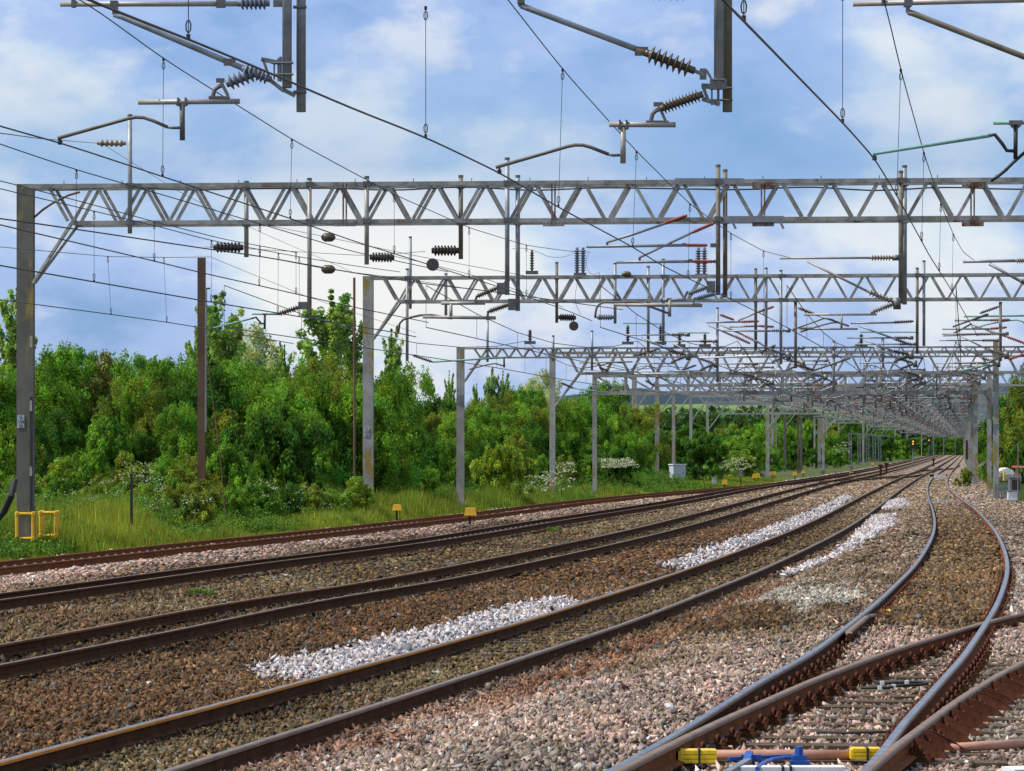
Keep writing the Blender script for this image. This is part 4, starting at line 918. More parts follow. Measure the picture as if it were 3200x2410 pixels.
post_insulator(G2, CL(1870, 0)[0], CL(0, 232)[1], CL(0, 525)[1], 'twin grey post insulator behind the red insulated arms', 'ins_grey', .13, 9, 1)
post_insulator(G1, 1458, 778, 860, 'tall grey twin insulator left of the middle paired tubes', 'ins_grey', .1, 8, 1) if False else None
# --- gantry 3 (light lattice)
G3 = Plane(1437, 150.0, 6.0)
g3, zt3, zb3, ul3, ur3, d3 = gantry('low light lattice gantry on a slim mast next to the yellow box', G3, 1437, 1087, 1120, 3420, pitch=.62, first=.9, depth=.5, mw=.34, md=.16, chord=.06)
for x, y0, y1, off, m in ((850, 395, 665, -.05, 'tube'), (1262, 500, 660, .55, 'tube'), (1505, 470, 720, -.05, 'tube')): drop_tube(g3, G3, CE(x, 0)[0], CE(x, y0)[1], CE(x, y1)[1], off, M[m], .055)
for x, y0, y1, off, m in ((285, 325, 790, -.05, 'tube'), (1015, 535, 850, -.05, 'tube'), (1322, 515, 700, .5, 'tube')): drop_tube(g3, G3, CF(x, 0)[0], CF(x, y0)[1], CF(x, y1)[1], off, M[m], .06)
post_insulator(G3, CL(178, 0)[0], CL(0, 1045)[1], CL(0, 1185)[1], 'dark red post insulator with black arm on the light gantry', 'ins_dark', .11, 6)
post_insulator(G3, CL(1143, 0)[0], CL(0, 1000)[1], CL(0, 1190)[1], 'left post insulator carrying the first green busbar', 'ins_dark', .11, 6)
post_insulator(G3, CL(1466, 0)[0], CL(0, 1000)[1], CL(0, 1190)[1], 'right post insulator carrying the first green busbar', 'ins_dark', .10, 6)
post_insulator(G3, CL(1654, 0)[0], CL(0, 1085)[1], CL(0, 1215)[1], 'left post insulator carrying the second green busbar', 'ins_dark', .11, 6)
post_insulator(G3, CL(1905, 0)[0], CL(0, 1085)[1], CL(0, 1215)[1], 'right post insulator carrying the second green busbar', 'ins_dark', .10, 6)
post_insulator(G3, CF(1187, 0)[0], CF(0, 490)[1], CF(0, 570)[1], 'dark post insulator below the long green busbar at right', 'ins_dark', .11, 6)
for (a, c, lab) in ((CL(1095, 980), CL(1515, 988), 'green copper busbar on two post insulators, left one'), (CL(1640, 1075), CL(1950, 1076), 'green copper busbar on two post insulators, right one'), (CF(1180, 478), CF(1530, 478), 'long green copper busbar near the brown paired tubes')):
    obj1(TB([G3.pt(*a, .4), G3.pt(*c, .4)], .028, 8), 'busbar', M['verdigris'], lab, 'busbar', 'green busbars')
# --- gantry 4
G4 = Plane(1724, 178.0, 6.0)
g4, zt4, zb4, ul4, ur4, d4 = gantry('deep lattice gantry whose right mast stands tallest beside the curving track', G4, 1724, 1099, 1171, 3113, pitch=1.33, first=1.4, depth=.9, mw=.30, md=.22, chord=.13, ext=8)
b = MB(); p = G4.w(ur4, zt4, .45); b.bar(p, p + np.array((0, 0, .55)), .28, .18, up=G4.n); o = b.build('mast', M['mast']); o.parent = g4; o.matrix_parent_inverse = Matrix.Translation(g4.location).inverted()
# --- gantry 5 (girder type)
G5 = Plane(1857, 192.0, 6.0)
g5, zt5, zb5, ul5, ur5, d5 = gantry('braced girder gantry with diagonal struts behind the deep lattice one', G5, 1857, 1168, 1234, 3092, pitch=1.75, depth=.7, mw=.25, md=.28, chord=.20, style='girder', brace=False)
# --- the row of gantries beyond
FAR = [(1981, 240, 3048), (2052, 264, 3040), (2104, 290, 3036), (2158, 320, 3030), (2210, 350, 3028), (2414, 385, 3026), (2452, 430, 3024), (2545, 480, 3022), (2582, 530, 3020), (2621, 590, 3018), (2710, 660, 3016), (2762, 740, 3015), (2835, 860, 3013), (2880, 1000, 3012)]
for Y in (228, 255, 305, 335, 367, 405, 455, 505, 555, 620, 700, 800, 930, 1080):
    FAR.append((CX + (float(xat(T2, Y)) - 5.5) / Y * F, Y, CX + (float(xat(R5, Y)) + 3.8) / Y * F, 1))
FAR.sort(key=lambda a: a[1])
DN0 = ['first', 'second', 'third', 'fourth', 'fifth', 'sixth', 'seventh', 'eighth', 'ninth', 'tenth', 'eleventh', 'twelfth', 'thirteenth', 'fourteenth', 'fifteenth', 'sixteenth', 'seventeenth', 'eighteenth', 'nineteenth', 'twentieth', 'twenty-first', 'twenty-second', 'twenty-third', 'twenty-fourth', 'twenty-fifth', 'twenty-sixth', 'twenty-seventh', 'twenty-eighth', 'twenty-ninth', 'thirtieth']
far_g = []
n_add = 0
for k, (pxl, Y, pxr, *add) in enumerate(FAR):
    n_add += len(add)
    pl = Plane(pxl, Y, 6.5); ztop = 7.3 + .5 * math.sin(k * 2.1); dpt = 1.05 if k % 3 else .75
    yt = YH - (ztop - H) / Y * F; yb = YH - (ztop - dpt - H) / Y * F
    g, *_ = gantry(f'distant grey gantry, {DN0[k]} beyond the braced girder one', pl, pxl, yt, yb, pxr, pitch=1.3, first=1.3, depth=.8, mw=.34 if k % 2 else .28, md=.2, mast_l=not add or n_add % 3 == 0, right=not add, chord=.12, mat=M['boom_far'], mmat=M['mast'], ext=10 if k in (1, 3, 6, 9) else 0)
    far_g.append((pl, g, ztop, Y, pxl))
# cantilevers hanging over every track on each further gantry
CZ = [('second', G2, 137), ('light', G3, 150), ('deep lattice', G4, 178), ('braced girder', G5, 192)]
TN = {'T1': 'leftmost', 'T2': 'second', 'T3': 'third', 'T4': 'fourth', 'T5': 'curving'}
ci = 0
for nm, pl, Y in CZ:
    for tk in ('T2', 'T3', 'T4', 'T5'):
        x = float(xat(CEN[tk], Y)); px = CX + x / Y * F; L = 2.3
        if px + L / Y * F > 3190: L = -2.3
        ins = ['ins_brown', 'ins_grey', 'ins_dark', 'ins_pale'][ci % 4]; ci += 1
        cantilever(pl, px + L / Y * F, px, 6.75 + .15 * (ci % 3), 5.35, f'cantilever of the {nm} gantry over the {TN[tk]} track', ins, 'tube' if ci % 2 else 'arm', -.1, True, 'verdigris' if ci % 5 == 0 else 'arm_dark')
for k, (pl, g, ztop, Y, pxl) in enumerate(far_g):
    for q_, tk in enumerate(('T2', 'T3', 'T4', 'T5', 'T3', 'T4')):
        x = float(xat(CEN[tk], Y)) + (0 if q_ < 4 else 1.1); px = CX + x / Y * F; L = 2.3 if (k + len(tk)) % 2 else -2.1
        ci += 1; up = ci % 4 == 0
        drop_tube(g, pl, px + L / Y * F, YH - (ztop + .5 - H) / Y * F, YH - (5.5 - H) / Y * F, -.1, M['tube'] if ci % 2 else M['tube_brown'], .065, False)
        cantilever(pl, px + L / Y * F, px, 6.6 + .25 * (ci % 3), 5.3, f'tiny distant {"spare " if q_ > 3 else ""}cantilever over the {TN[tk]} track, {DN0[k]} gantry beyond the braced girder', ['ins_brown', 'ins_dark', 'ins_grey', 'ins_red'][(ci * 7 + k) % 4], 'arm' if ci % 2 else 'tube', -.1, False, 'verdigris' if ci % 5 == 0 else 'arm')

def cluster(pl, label, items, off=-.15, k=1.0):
    t = thing('cantilever', label, 'cantilever', pl.pt(*items[0][1][0], off), 'overhead cantilevers'); P = []
    for kind, pts, m in items:
        W = [pl.pt(*p, off) for p in pts]
        if kind == 'ins': P.append(('insulator', INS(W[0], W[1], 9, .085 * k, .04 * k, 10), M[m], True))
        else: P.append(({'t': 'tube_arm', 'g': 'tube_arm', 's': 'steady_arm'}[kind], TB(W, .04 * k if kind != 's' else .03 * k, 8), M[m], True))
    add_parts(t, P)
D = lambda *a: [CF(a[i], a[i + 1]) for i in range(0, len(a), 2)]
cluster(G3, 'cluster of green and grey arms at the right edge above the tallest right mast', [('t', D(1830, 380, 2300, 374), 'verdigris'), ('t', D(1772, 405, 2000, 403), 'tube'), ('ins', D(1990, 403, 2120, 400), 'ins_red'), ('t', D(1695, 458, 1990, 458), 'tube'), ('ins', D(1990, 458, 2100, 448), 'ins_red'), ('t', D(1700, 500, 1905, 492), 'tube'), ('ins', D(1900, 492, 2000, 490), 'ins_dark'),
    ('t', D(1870, 425, 2000, 475, 2100, 508), 'tube'), ('ins', D(2095, 505, 2260, 565), 'ins_red'), ('s', D(1880, 455, 1980, 430, 2080, 410, 2160, 402, 2200, 412, 2225, 440), 'verdigris'), ('t', D(1760, 445, 1900, 395), 'arm_dark'), ('ins', D(1890, 400, 1985, 365), 'ins_dark'), ('t', D(1760, 490, 1880, 425), 'arm_dark'), ('ins', D(1930, 360, 2050, 318), 'ins_brown'), ('t', D(1820, 720, 1995, 680), 'verdigris'), ('ins', D(2110, 650, 2208, 618), 'ins_red')])
cluster(G1, 'cantilever with pale insulator reaching in from the right edge of the nearest gantry', [('t', D(1825, 36, 2155, 30), 'tube'), ('ins', D(2150, 30, 2300, 28), 'ins_pale'), ('t', D(1990, 50, 2180, 155), 'tube'), ('ins', D(2175, 150, 2300, 215), 'ins_brown')], -.06)
cluster(G3, 'tangle of grey arms with red insulators left of the blue sky gap', [('t', D(215, 418, 430, 414), 'tube'), ('ins', D(430, 414, 545, 410), 'ins_red'), ('ins', D(300, 368, 390, 402), 'ins_red'), ('t', D(230, 435, 390, 505), 'tube'), ('ins', D(385, 500, 490, 550), 'ins_red'), ('t', D(300, 430, 445, 495), 'tube'), ('ins', D(440, 492, 555, 548), 'ins_red'), ('t', D(360, 445, 560, 440), 'arm'), ('ins', D(550, 440, 640, 445), 'ins_red'), ('t', D(415, 405, 545, 350), 'arm'), ('ins', D(540, 352, 640, 318), 'ins_red'), ('t', D(320, 468, 620, 472), 'tube'), ('ins', D(555, 605, 650, 560), 'ins_brown'), ('t', D(170, 638, 440, 634), 'white'), ('t', D(395, 628, 600, 628), 'white')])
cluster(G2, 'cantilever with dark insulators in the sky gap above the long green busbar', [('t', D(1120, 422, 1390, 418), 'tube'), ('ins', D(1385, 417, 1515, 410), 'ins_dark'), ('t', D(1170, 437, 1395, 520), 'tube'), ('ins', D(1390, 518, 1505, 560), 'ins_dark'), ('ins', D(790, 325, 905, 370), 'ins_brown'), ('t', D(900, 368, 1110, 440), 'tube'), ('s', D(805, 478, 920, 440, 1000, 420, 1040, 418, 1110, 442), 'arm_dark'), ('t', D(830, 458, 1165, 458), 'tube'), ('ins', D(795, 455, 890, 455), 'ins_pale'), ('ins', D(790, 685, 890, 718), 'ins_dark'), ('t', D(890, 718, 1120, 640), 'arm_dark')])
E_ = lambda *a: [CE(a[i], a[i + 1]) for i in range(0, len(a), 2)]
cluster(G3, 'registration arms and insulators over the slim mast gantry', [('ins', E_(380, 622, 505, 665), 'ins_dark'), ('t', E_(505, 665, 980, 636), 'verdigris'), ('t', E_(953, 640, 955, 700), 'black'), ('s', E_(735, 712, 850, 682, 900, 675, 950, 690), 'arm_dark')])
cluster(G4, 'pale horizontal arms fixed in front of the braced girder gantry', [('t', E_(1770, 738, 2060, 738), 'white'), ('t', E_(1425, 670, 1760, 664), 'arm'), ('ins', E_(1550, 700, 1610, 722), 'ins_dark'), ('ins', E_(1760, 628, 1920, 585), 'ins_dark'), ('t', E_(1715, 632, 1860, 630), 'arm'), ('ins', E_(2060, 720, 2160, 685), 'ins_dark'), ('s', E_(1430, 708, 1560, 685, 1640, 668, 1700, 672), 'arm_dark'), ('ins', E_(1310, 795, 1390, 830), 'ins_dark'), ('t', E_(1390, 828, 1590, 860), 'verdigris'), ('ins', E_(1840, 780, 1900, 815), 'ins_dark')])
# ------------------------------------------------------------------ wires
def plan_pts(pts, a, c):
    """lift traced points onto the vertical plane standing on the plan line a-c"""
    a, c = np.array(a[:2]), np.array(c[:2]); d = c - a; out = []
    for px, py in pts:
        r = ray(px, py); # solve r.xy * t = a + s d
        A_ = np.array([[r[0], -d[0]], [r[1], -d[1]]]); t, s_ = np.linalg.solve(A_, a); out.append(np.array([r[0] * t, r[1] * t, H + r[2] * t]))
    return out
def sm(pts, n=6):
    P = np.array(pts); s = np.concatenate([[0], np.cumsum(np.linalg.norm(np.diff(P, axis=0), axis=1))]); ss = np.linspace(0, s[-1], max(len(P) * n, 12)); Q_ = np.stack([np.interp(ss, s, P[:, k]) for k in range(3)], 1)
    for _ in range(2): Q_[1:-1] = (Q_[:-2] + Q_[1:-1] * 2 + Q_[2:]) / 4
    return Q_
def hang(parent, top, bot, r=.0040):
    b = MB(); b.tube([top, bot], r, 5); 
    for p, s_ in ((top, -1), (bot, 1)):
        b.box(p + np.array((0, 0, s_ * .02)), (.03, .03, .04)); b.tube([p + np.array((.02 * math.sin(a) * 1.0, 0, s_ * (.10 - .05 * math.cos(a)))) for a in np.linspace(0, 2 * PI, 8)], r * 1.4, 4)
    o = b.build('dropper', M['wire']); o.parent = parent
    return o
def wire(name, pts, r, mat, label, cat='wire', group='overhead wires'):
    b = MB(); b.tube(pts, r, 6); o = b.build(name, M[mat])
    for p_ in o.data.polygons: p_.use_smooth = True
    return tag(o, label, cat, group)
def on(P, px):
    for i in range(len(P) - 1):
        a = CX + P[i][0] / P[i][1] * F; c = CX + P[i + 1][0] / P[i + 1][1] * F
        if (a - px) * (c - px) <= 0 and a != c: w = (px - a) / (c - a); return P[i] * (1 - w) + P[i + 1] * w
    return None
def pair(con, mes, A_, B_, Am, Bm, drops, lc, lm, rc=.0100, rm=.0078, mat='wire', matm='wire'):
    Wc = sm(plan_pts(con, A_, B_)); Wm = sm(plan_pts(mes, Am, Bm)); oc = wire('contact_wire', Wc, rc, mat, lc); om = wire('catenary_wire', Wm, rm, matm, lm)
    for pm, pc in drops:
        a, c = on(Wm, pm), on(Wc, pc)
        if c is None: continue
        if a is None: a = c + np.array((0, 0, 1.4))
        hang(om, a, c)
    return Wc, Wm
def G0p(px): return G0.pt(px, YH)
def G1p(px): return G1.pt(px, YH)
pair([(-60, 376), (0, 396), (188, 446), (508, 552), (905, 682), (1100, 752), (1309, 817), (1600, 910), (1783, 975), (1850, 1003)], [(150, -55), (254, 0), (284, 18), (511, 184), (912, 436), (1100, 538), (1232, 608), (1466, 712), (1645, 767), (1775, 785), (1840, 788)], G0p(188), G1p(1850), G0p(284), G1p(1840), [(511, 508), (912, 907), (1232, 1232), (1466, 1466), (1645, 1645)], 'dark contact wire over the third track, from the upper left steady arm', 'catenary wire over the third track from the top left corner')
pair([(230, -20), (269, 0), (588, 122), (800, 210), (1100, 339), (1327, 428), (1561, 540), (1745, 648), (1977, 772), (2072, 832), (2284, 935), (2400, 992), (2480, 1035)], [(1540, -60), (1588, 0), (1758, 217), (1905, 381), (1989, 473), (2156, 638), (2284, 730), (2386, 785), (2466, 805)], G0p(1561), G1p(2480), G0p(1600), G1p(2466), [(100, 588), (1230, 1330), (1758, 1745), (1989, 1977), (2156, 2150), (2284, 2284), (2386, 2386)], 'long dark contact wire crossing the sky over the fourth track', 'catenary wire over the fourth track from the top centre')
pair([(2230, -30), (2259, 0), (2327, 69), (2633, 383), (2733, 495), (2802, 610), (2905, 800), (2972, 905), (3017, 984), (3055, 1050)], [(2762, 0), (2768, 17), (2815, 219), (2887, 478), (2940, 638), (2979, 732), (3009, 787), (3042, 812)], G0p(2733), G1p(3055), G0p(2768), G1p(3042), [(2324, 2324), (2635, 2633), (2815, 2802), (2887, 2880), (2940, 2935), (2979, 2975)], 'contact wire over the curving track, kinked at the green arm', 'catenary wire over the curving track at the right')
def trk(tk, Y): return np.array([float(xat(CEN[tk], Y)), Y])
A2, B2 = trk('T2', 57), trk('T2', 90)
pair([(-40, 823), (0, 830), (294, 881), (658, 944), (1100, 1017), (1244, 1041), (1300, 1053)], [(-40, 580), (0, 590), (294, 660), (486, 706), (660, 752), (929, 802), (1100, 830), (1250, 850)], A2, B2, A2, B2, [(294, 294), (661, 660), (870, 868), (935, 935)], 'contact wire over the second track ending at the curved brown arm', 'catenary wire over the second track', .013, .009)
A2b = A2 + np.array((-.35, 0)); B2b = B2 + np.array((-.3, .5))
pair([(-40, 693), (0, 703), (478, 815), (618, 850), (864, 905), (1100, 959), (1339, 1008)], [(-40, 556), (0, 565), (290, 640), (486, 694), (700, 748), (929, 790)], A2b, B2b, A2b, B2b, [(482, 482), (812, 810), (925, 925)], 'spare contact wire just above the second track wire', 'spare catenary wire just above the second track wire', .012, .009)
Ax, Bx = np.array((-7.7, 51.8)), np.array((2.9, 90))
pair([(-40, 678), (0, 683), (199, 711), (668, 781), (812, 801), (1100, 852), (1349, 890), (1489, 905), (1600, 920), (1946, 968)], [(-40, 436), (0, 451), (239, 531), (478, 600), (800, 696), (1100, 786), (1400, 850)], Ax, Bx, Ax, Bx, [(239, 237), (812, 812)], 'gently sloping contact wire passing the upper dark insulator', 'gently sloping catenary wire from the left edge', .012, .009)
A1, B1 = trk('T1', 69), trk('T1', 90)
pair([(-40, 932), (0, 937), (349, 983), (521, 1007), (643, 1027), (917, 1074)], [(-40, 768), (0, 772), (336, 802), (512, 805), (662, 803)], A1, B1, A1, B1, [(337, 347), (512, 521)], 'thin greenish contact wire lowest at the left, over the rusty track', 'thin greenish catenary wire meeting the rusty post', .012, .008, 'wire_green', 'wire_green')
obj1(TB(sm(plan_pts([(664, 806), (775, 852), (870, 890), (945, 922), (1100, 975), (1300, 1040)], A1 + np.array((.3, 0)), B1 + np.array((1.5, 3)))), .006, 5), 'span_wire', M['wire'], 'thin wire descending right from the rusty post top', 'wire', 'overhead wires')
obj1(TB(sm(plan_pts([(-40, 412), (0, 416), (120, 433), (303, 448)], G0p(0), G1p(303))), .007, 5), 'span_wire', M['wire'], 'short wire from the left edge to the small pale insulator', 'wire', 'overhead wires')
obj1(TB(sm(plan_pts([(320, 450), (440, 525), (560, 600), (800, 720), (1100, 850)], G1p(320) - np.array((0, .5, 0)), np.array((0, 120)))), .006, 5), 'span_wire', M['wire'], 'wire descending from the small pale insulator behind the lattice', 'wire', 'overhead wires')
for q_, (pts, lab) in enumerate((([(840, 705), (1026, 742), (1300, 800), (1640, 862)], 'thin wire through the upper egg shaped insulator'), ([(780, 795), (1026, 842), (1240, 868), (1500, 908)], 'thin wire through the lower egg shaped insulator'), ([(1180, 790), (1352, 827), (1520, 872), (1760, 960)], 'thin wire passing the dark red disc insulator'), ([(640, 772), (745, 776), (1150, 800), (1330, 786)], 'thin wire linking the dark ribbed insulators'))):
    obj1(TB(sm([G1.pt(x, y, .02 * i_ + (.0 if q_ < 3 else .9)) for i_, (x, y) in enumerate(pts)]), .007, 5), 'span_wire', M['wire'], lab, 'wire', 'overhead wires')
# wires running on into the distance above each track
for tk in ('T1', 'T2', 'T3', 'T4', 'T5'):
    ymax = 200 if tk == 'T1' else 900
    Ys = [90, 137, 178, 192, 240, 264, 290, 320, 350, 385, 430, 480, 530, 590, 660, 740, 860]; Ys = [y for y in Ys if y < ymax]
    cw, mw_, dp = [], [], []
    for i in range(len(Ys) - 1):
        for f in np.linspace(0, 1, 7)[:-1]:
            Y = Ys[i] + (Ys[i + 1] - Ys[i]) * f; x = float(xat(CEN[tk], Y)) + .2 * math.sin(Y * .06); cw.append((x, Y, 5.35 + .25 * math.exp(-(Y - 90) / 40)))
            sag = 4 * f * (1 - f) * min(1.0, (Ys[i + 1] - Ys[i]) / 50); mw_.append((x, Y, 6.7 - .85 * sag)); dp.append((x, Y))
    rr = [.010 + .00004 * p[1] for p in cw]
    b = MB(); b.tube(cw, rr, 5); o = tag(b.build('contact_wire', M['wire']), f'distant contact wire above the {TN[tk]} track beyond the nearest gantry', 'wire', 'overhead wires')
    b = MB(); b.tube(mw_, [r_ * .9 for r_ in rr], 5); o = tag(b.build('catenary_wire', M['wire']), f'distant catenary wire above the {TN[tk]} track beyond the nearest gantry', 'wire', 'overhead wires')
    for i, (p, w_) in enumerate(zip(mw_, cw)):
        if p[1] < 420: bb = MB(); bb.tube([p, w_], .006, 4); d = bb.build('dropper', M['wire']); d.parent = o
for q_, (tk, dx, zc, y0, y1) in enumerate((('T2', -.9, 6.1, 137, 480), ('T3', .8, 5.9, 150, 530), ('T3', -.7, 6.9, 137, 430), ('T4', .9, 6.2, 150, 590), ('T4', -.8, 7.1, 178, 480), ('T5', .9, 6.0, 137, 590), ('T5', -.8, 6.8, 178, 660), ('T2', 1.0, 7.0, 178, 530))):
    pts = []
    for Y in np.linspace(y0, y1, 40): pts.append((float(xat(CEN[tk], Y)) + dx * (1 + .3 * math.sin(Y * .05)), Y, zc + .35 * math.cos(Y * .11)))
    b = MB(); b.tube(pts, [.009 + .00004 * p[1] for p in pts], 5); tag(b.build('feeder_wire', M['wire_green' if q_ % 3 == 0 else 'wire']), f'far slack feeder wire {["left", "right"][dx > 0]} of the {TN[tk]} track wires, {"upper" if zc > 6.5 else "lower"} one', 'wire', 'overhead wires')
# loose jumpers between the gantries
for k, (pts, lab) in enumerate(((([CL(0, 245), CL(130, 240), CL(250, 275), CL(350, 320), CL(450, 335), CL(560, 315), CL(645, 262)]), 'slack jumper wire between the two grey post insulators'), ([CL(770, 270), CL(735, 340), CL(735, 420), CL(770, 490), CL(830, 500), CL(862, 470), CL(865, 560), CL(855, 680), CL(875, 800)], 'looping jumper wire right of the twin post insulator'), ([CL(660, 530), CL(625, 680), CL(630, 800), CL(680, 900)], 'jumper wire dropping behind the second gantry boom'))):
    obj1(TB(sm([G2.pt(*p, -.2) for p in pts]), .008, 5), 'jumper_wire', M['wire'], lab, 'wire', 'jumper wires')

# ------------------------------------------------------------------ trackside furniture
def yellow_box(px, py_top, py_bot, py_foot, w_px, label, fz=-.3):
    Y = F * (H - fz) / (py_foot - YH); s_ = F / Y; w = w_px / s_; h = (py_bot - py_top) / s_; zbt = H - (py_bot - YH) / s_
    x = (px - CX) / s_; t = thing('location_box', label, 'box', (x, Y, -.3), 'yellow trackside boxes')
    b = MB(); c = zbt + h / 2 + .3
    V = [(-w * .47, -.13, zbt + h + .3), (w * .47, -.13, zbt + h + .3), (w * .47, .13, zbt + h + .3), (-w * .47, .13, zbt + h + .3), (-w * .53, -.15, zbt + .3), (w * .53, -.15, zbt + .3), (w * .53, .15, zbt + .3), (-w * .53, .15, zbt + .3)]
    b.add(V, [(0, 1, 2, 3), (7, 6, 5, 4), (4, 5, 1, 0), (5, 6, 2, 1), (6, 7, 3, 2), (7, 4, 0, 3)]); b.box((0, 0, zbt + .32), (w * 1.14, .33, .035)); b.box((0, 0, zbt + h + .305), (w * .8, .2, .02))
    b.build('hood', M['yellow'], t).matrix_parent_inverse = Matrix()
    b = MB(); b.box((-w * .05, 0, zbt / 2 + .15 - .1), (.07, .07, zbt + .5)); b.box((w * .3, 0, zbt / 2 + .15 - .1), (.02, .02, zbt + .5)); b.build('post', M['rust_dark'], t).matrix_parent_inverse = Matrix()
for a in ((1470, 1588, 1612, 1641, 35, 'largest yellow box on a rusty post beside the leftmost track', -.10), (1241, 1578, 1596, 1640, 26, 'yellow box half sunk in grass behind the slim mast'), (1833, 1514, 1529, 1545, 19, 'yellow box alone in grass left of the pale cabinet'), (2265, 1500, 1514, 1523, 14, 'yellow box next to the small grey box in front of the dark bush'),
          (2358, 1482, 1494, 1504, 12, 'left of the two touching yellow boxes past the round sign'), (2369, 1480, 1493, 1503, 12, 'right of the two touching yellow boxes past the round sign'), (2413, 1477, 1487, 1499, 11, 'left yellow box of the pair at the lattice mast foot'), (2420, 1474, 1484, 1494, 10, 'right yellow box of the pair at the lattice mast foot'),
          (2484, 1476, 1486, 1493, 11, 'yellow box left of the dark twin posts'), (2510, 1471, 1479, 1489, 8, 'small yellow box right of the dark twin posts'), (2660, 1476, 1486, 1490, 11, 'orange yellow box under the far round white sign'), (2728, 1446, 1453, 1458, 7, 'farthest tiny yellow box in front of the dark wood')): yellow_box(*a)
def grey_case(px, py_top, py_foot, w_px, label, name='equipment_cabinet', mat='grey_box', foot_z=-.3, door=True, depth=.6):
    Y = F * (H - foot_z) / (py_foot - YH); s_ = F / Y; w = w_px / s_; h = (py_foot - py_top) / s_; x = (px - CX) / s_
    t = thing(name, label, 'cabinet', (x, Y, foot_z)); R = Matrix.Rotation(.5, 3, 'Z'); Rm = np.array(R)
    b = MB(); b.box((0, 0, h / 2), (w * .8, depth, h * .94), Rm); b.build('body', M[mat], t).matrix_parent_inverse = Matrix()
    b = MB(); b.box((0, 0, h * .985), (w * .9, depth * 1.15, h * .05), Rm); b.build('roof', M['white'], t).matrix_parent_inverse = Matrix()
    if door:
        b = MB(); b.box(Rm @ np.array((0, -depth / 2 - .008, h * .48)), (w * .7, .012, h * .8), Rm); dr = b.build('door', M[mat], t); dr.matrix_parent_inverse = Matrix()
        b = MB(); b.box(Rm @ np.array((w * .25, -depth / 2 - .022, h * .55)), (.03, .025, .16), Rm); hn = b.build('handle', M['clamp'], dr); hn.matrix_parent_inverse = Matrix()
    return t
grey_case(2117, 1451, 1512, 56, 'pale lavender trackside cabinet with white roof beside the dark round bush')
for a in ((2232, 1494, 1523, 13, 'small pale grey box left of the yellow box by the dark bush'), (2386, 1473, 1493, 11, 'small pale grey box behind the two touching yellow boxes'), (2409, 1474, 1492, 9, 'small pale grey box at the lattice mast foot')):
    Y = F * (H + .3) / (a[2] - YH); s_ = F / Y; t = thing('junction_box', a[4], 'box', ((a[0] - CX) / s_, Y, -.3), 'grey junction boxes'); h = (a[2] - a[1]) / s_; w = a[3] / s_
    b = MB(); b.box((0, 0, h * .68), (w, .2, h * .64)); b.box((0, 0, h * 1.01), (w * 1.08, .24, .02)); b.build('casing', M['grey_box'], t).matrix_parent_inverse = Matrix()
    b = MB(); b.box((0, .02, h * .17), (.06, .06, h * .45)); b.build('post', M['clamp'], t).matrix_parent_inverse = Matrix()
def round_sign(px, py, R_px, py_foot, txt, label, face='sign', zf=-.3):
    Y = F * (H - zf) / (py_foot - YH); s_ = F / Y; R = R_px / s_; x = (px - CX) / s_; z = H - (py - YH) / s_ - zf
    t = thing('speed_sign', label, 'sign', (x, Y, zf), 'round speed signs')
    b = MB(); b.tube([(0, .03, -.2), (0, .03, z + R)], .04, 8); b.build('post', M['rust_dark'], t).matrix_parent_inverse = Matrix()
    b = MB(); b.lathe((0, -.02, z), (0, .02, z), [(0, .01), (.02, R), (.98, R), (1, .01)], 24); d = b.build('sign_face', M[face], t); d.matrix_parent_inverse = Matrix()
    b = MB(); b.tube([(R * .97 * math.cos(a), -.025, z + R * .97 * math.sin(a)) for a in np.linspace(0, 2 * PI, 28)], R * .09, 6, False); rm = b.build('rim', M['rusty_post'], d); rm.matrix_parent_inverse = Matrix()
    cu = bpy.data.curves.new('sign_text', 'FONT'); cu.body = txt; cu.size = R * 1.15; cu.align_x = 'CENTER'; cu.align_y = 'CENTER'; cu.extrude = .003; cu.offset = R * .03; cu.materials.append(M['black'])
    to = bpy.data.objects.new('sign_text', cu); C.objects.link(to); to.parent = d; to.location = (0, -.03, z); to.rotation_euler = (PI / 2, 0, 0)
round_sign(2315, 1480, 9.5, 1516, '110', 'weathered round speed sign on a post right of the yellow box')
round_sign(2572, 1477, 7.5, 1486, '30', 'weathered brown round speed sign low beside the tracks', 'sign')
round_sign(2661, 1462, 5.6, 1484, '40', 'small white round speed sign above the orange box', 'plate')
# yellow hoop guards round the left mast
def hoop(px0, px1, py_top, py_mid, py_foot, label):
    Y = F * (H + .33) / (py_foot - YH); s_ = F / Y; t = thing('guard_rail', label, 'guard rail', ((px0 + px1) / 2 / s_ - CX / s_, Y, -.33), 'yellow hoop guards')
    w = (px1 - px0) / s_ / 2; zt = (py_foot - py_top) / s_; zm = (py_foot - py_mid) / s_
    for y_ in (0, .45):
        b = MB(); b.tube([(-w, y_, zm), (-w, y_, zt)], .045, 10); b.tube([(w, y_, zm), (w, y_, zt)], .045, 10); b.tube([(-w, y_, zt), (w, y_, zt)], .04, 10); b.tube([(-w, y_, zm), (w, y_, zm)], .04, 10)
        for sx2 in (-w, w):
            for zz in (zt, zm): b.lathe((sx2, y_, zz - .06), (sx2, y_, zz + .06), [(0, .02), (.15, .06), (.85, .06), (1, .02)], 10)
        o = b.build('hoop', M['yellow'], t); o.matrix_parent_inverse = Matrix()
    b = MB()
    for sx2 in (-w * .75, w * .75): b.tube([(sx2, 0, -.3), (sx2, 0, zm)], .03, 8)
    b.build('leg', M['yellow'], t).matrix_parent_inverse = Matrix()
hoop(53, 103, 1606, 1683, 1728, 'left yellow tubular guard hoop at the foot of the olive mast'); hoop(127, 174, 1603, 1674, 1724, 'right yellow tubular guard hoop beside the olive mast')
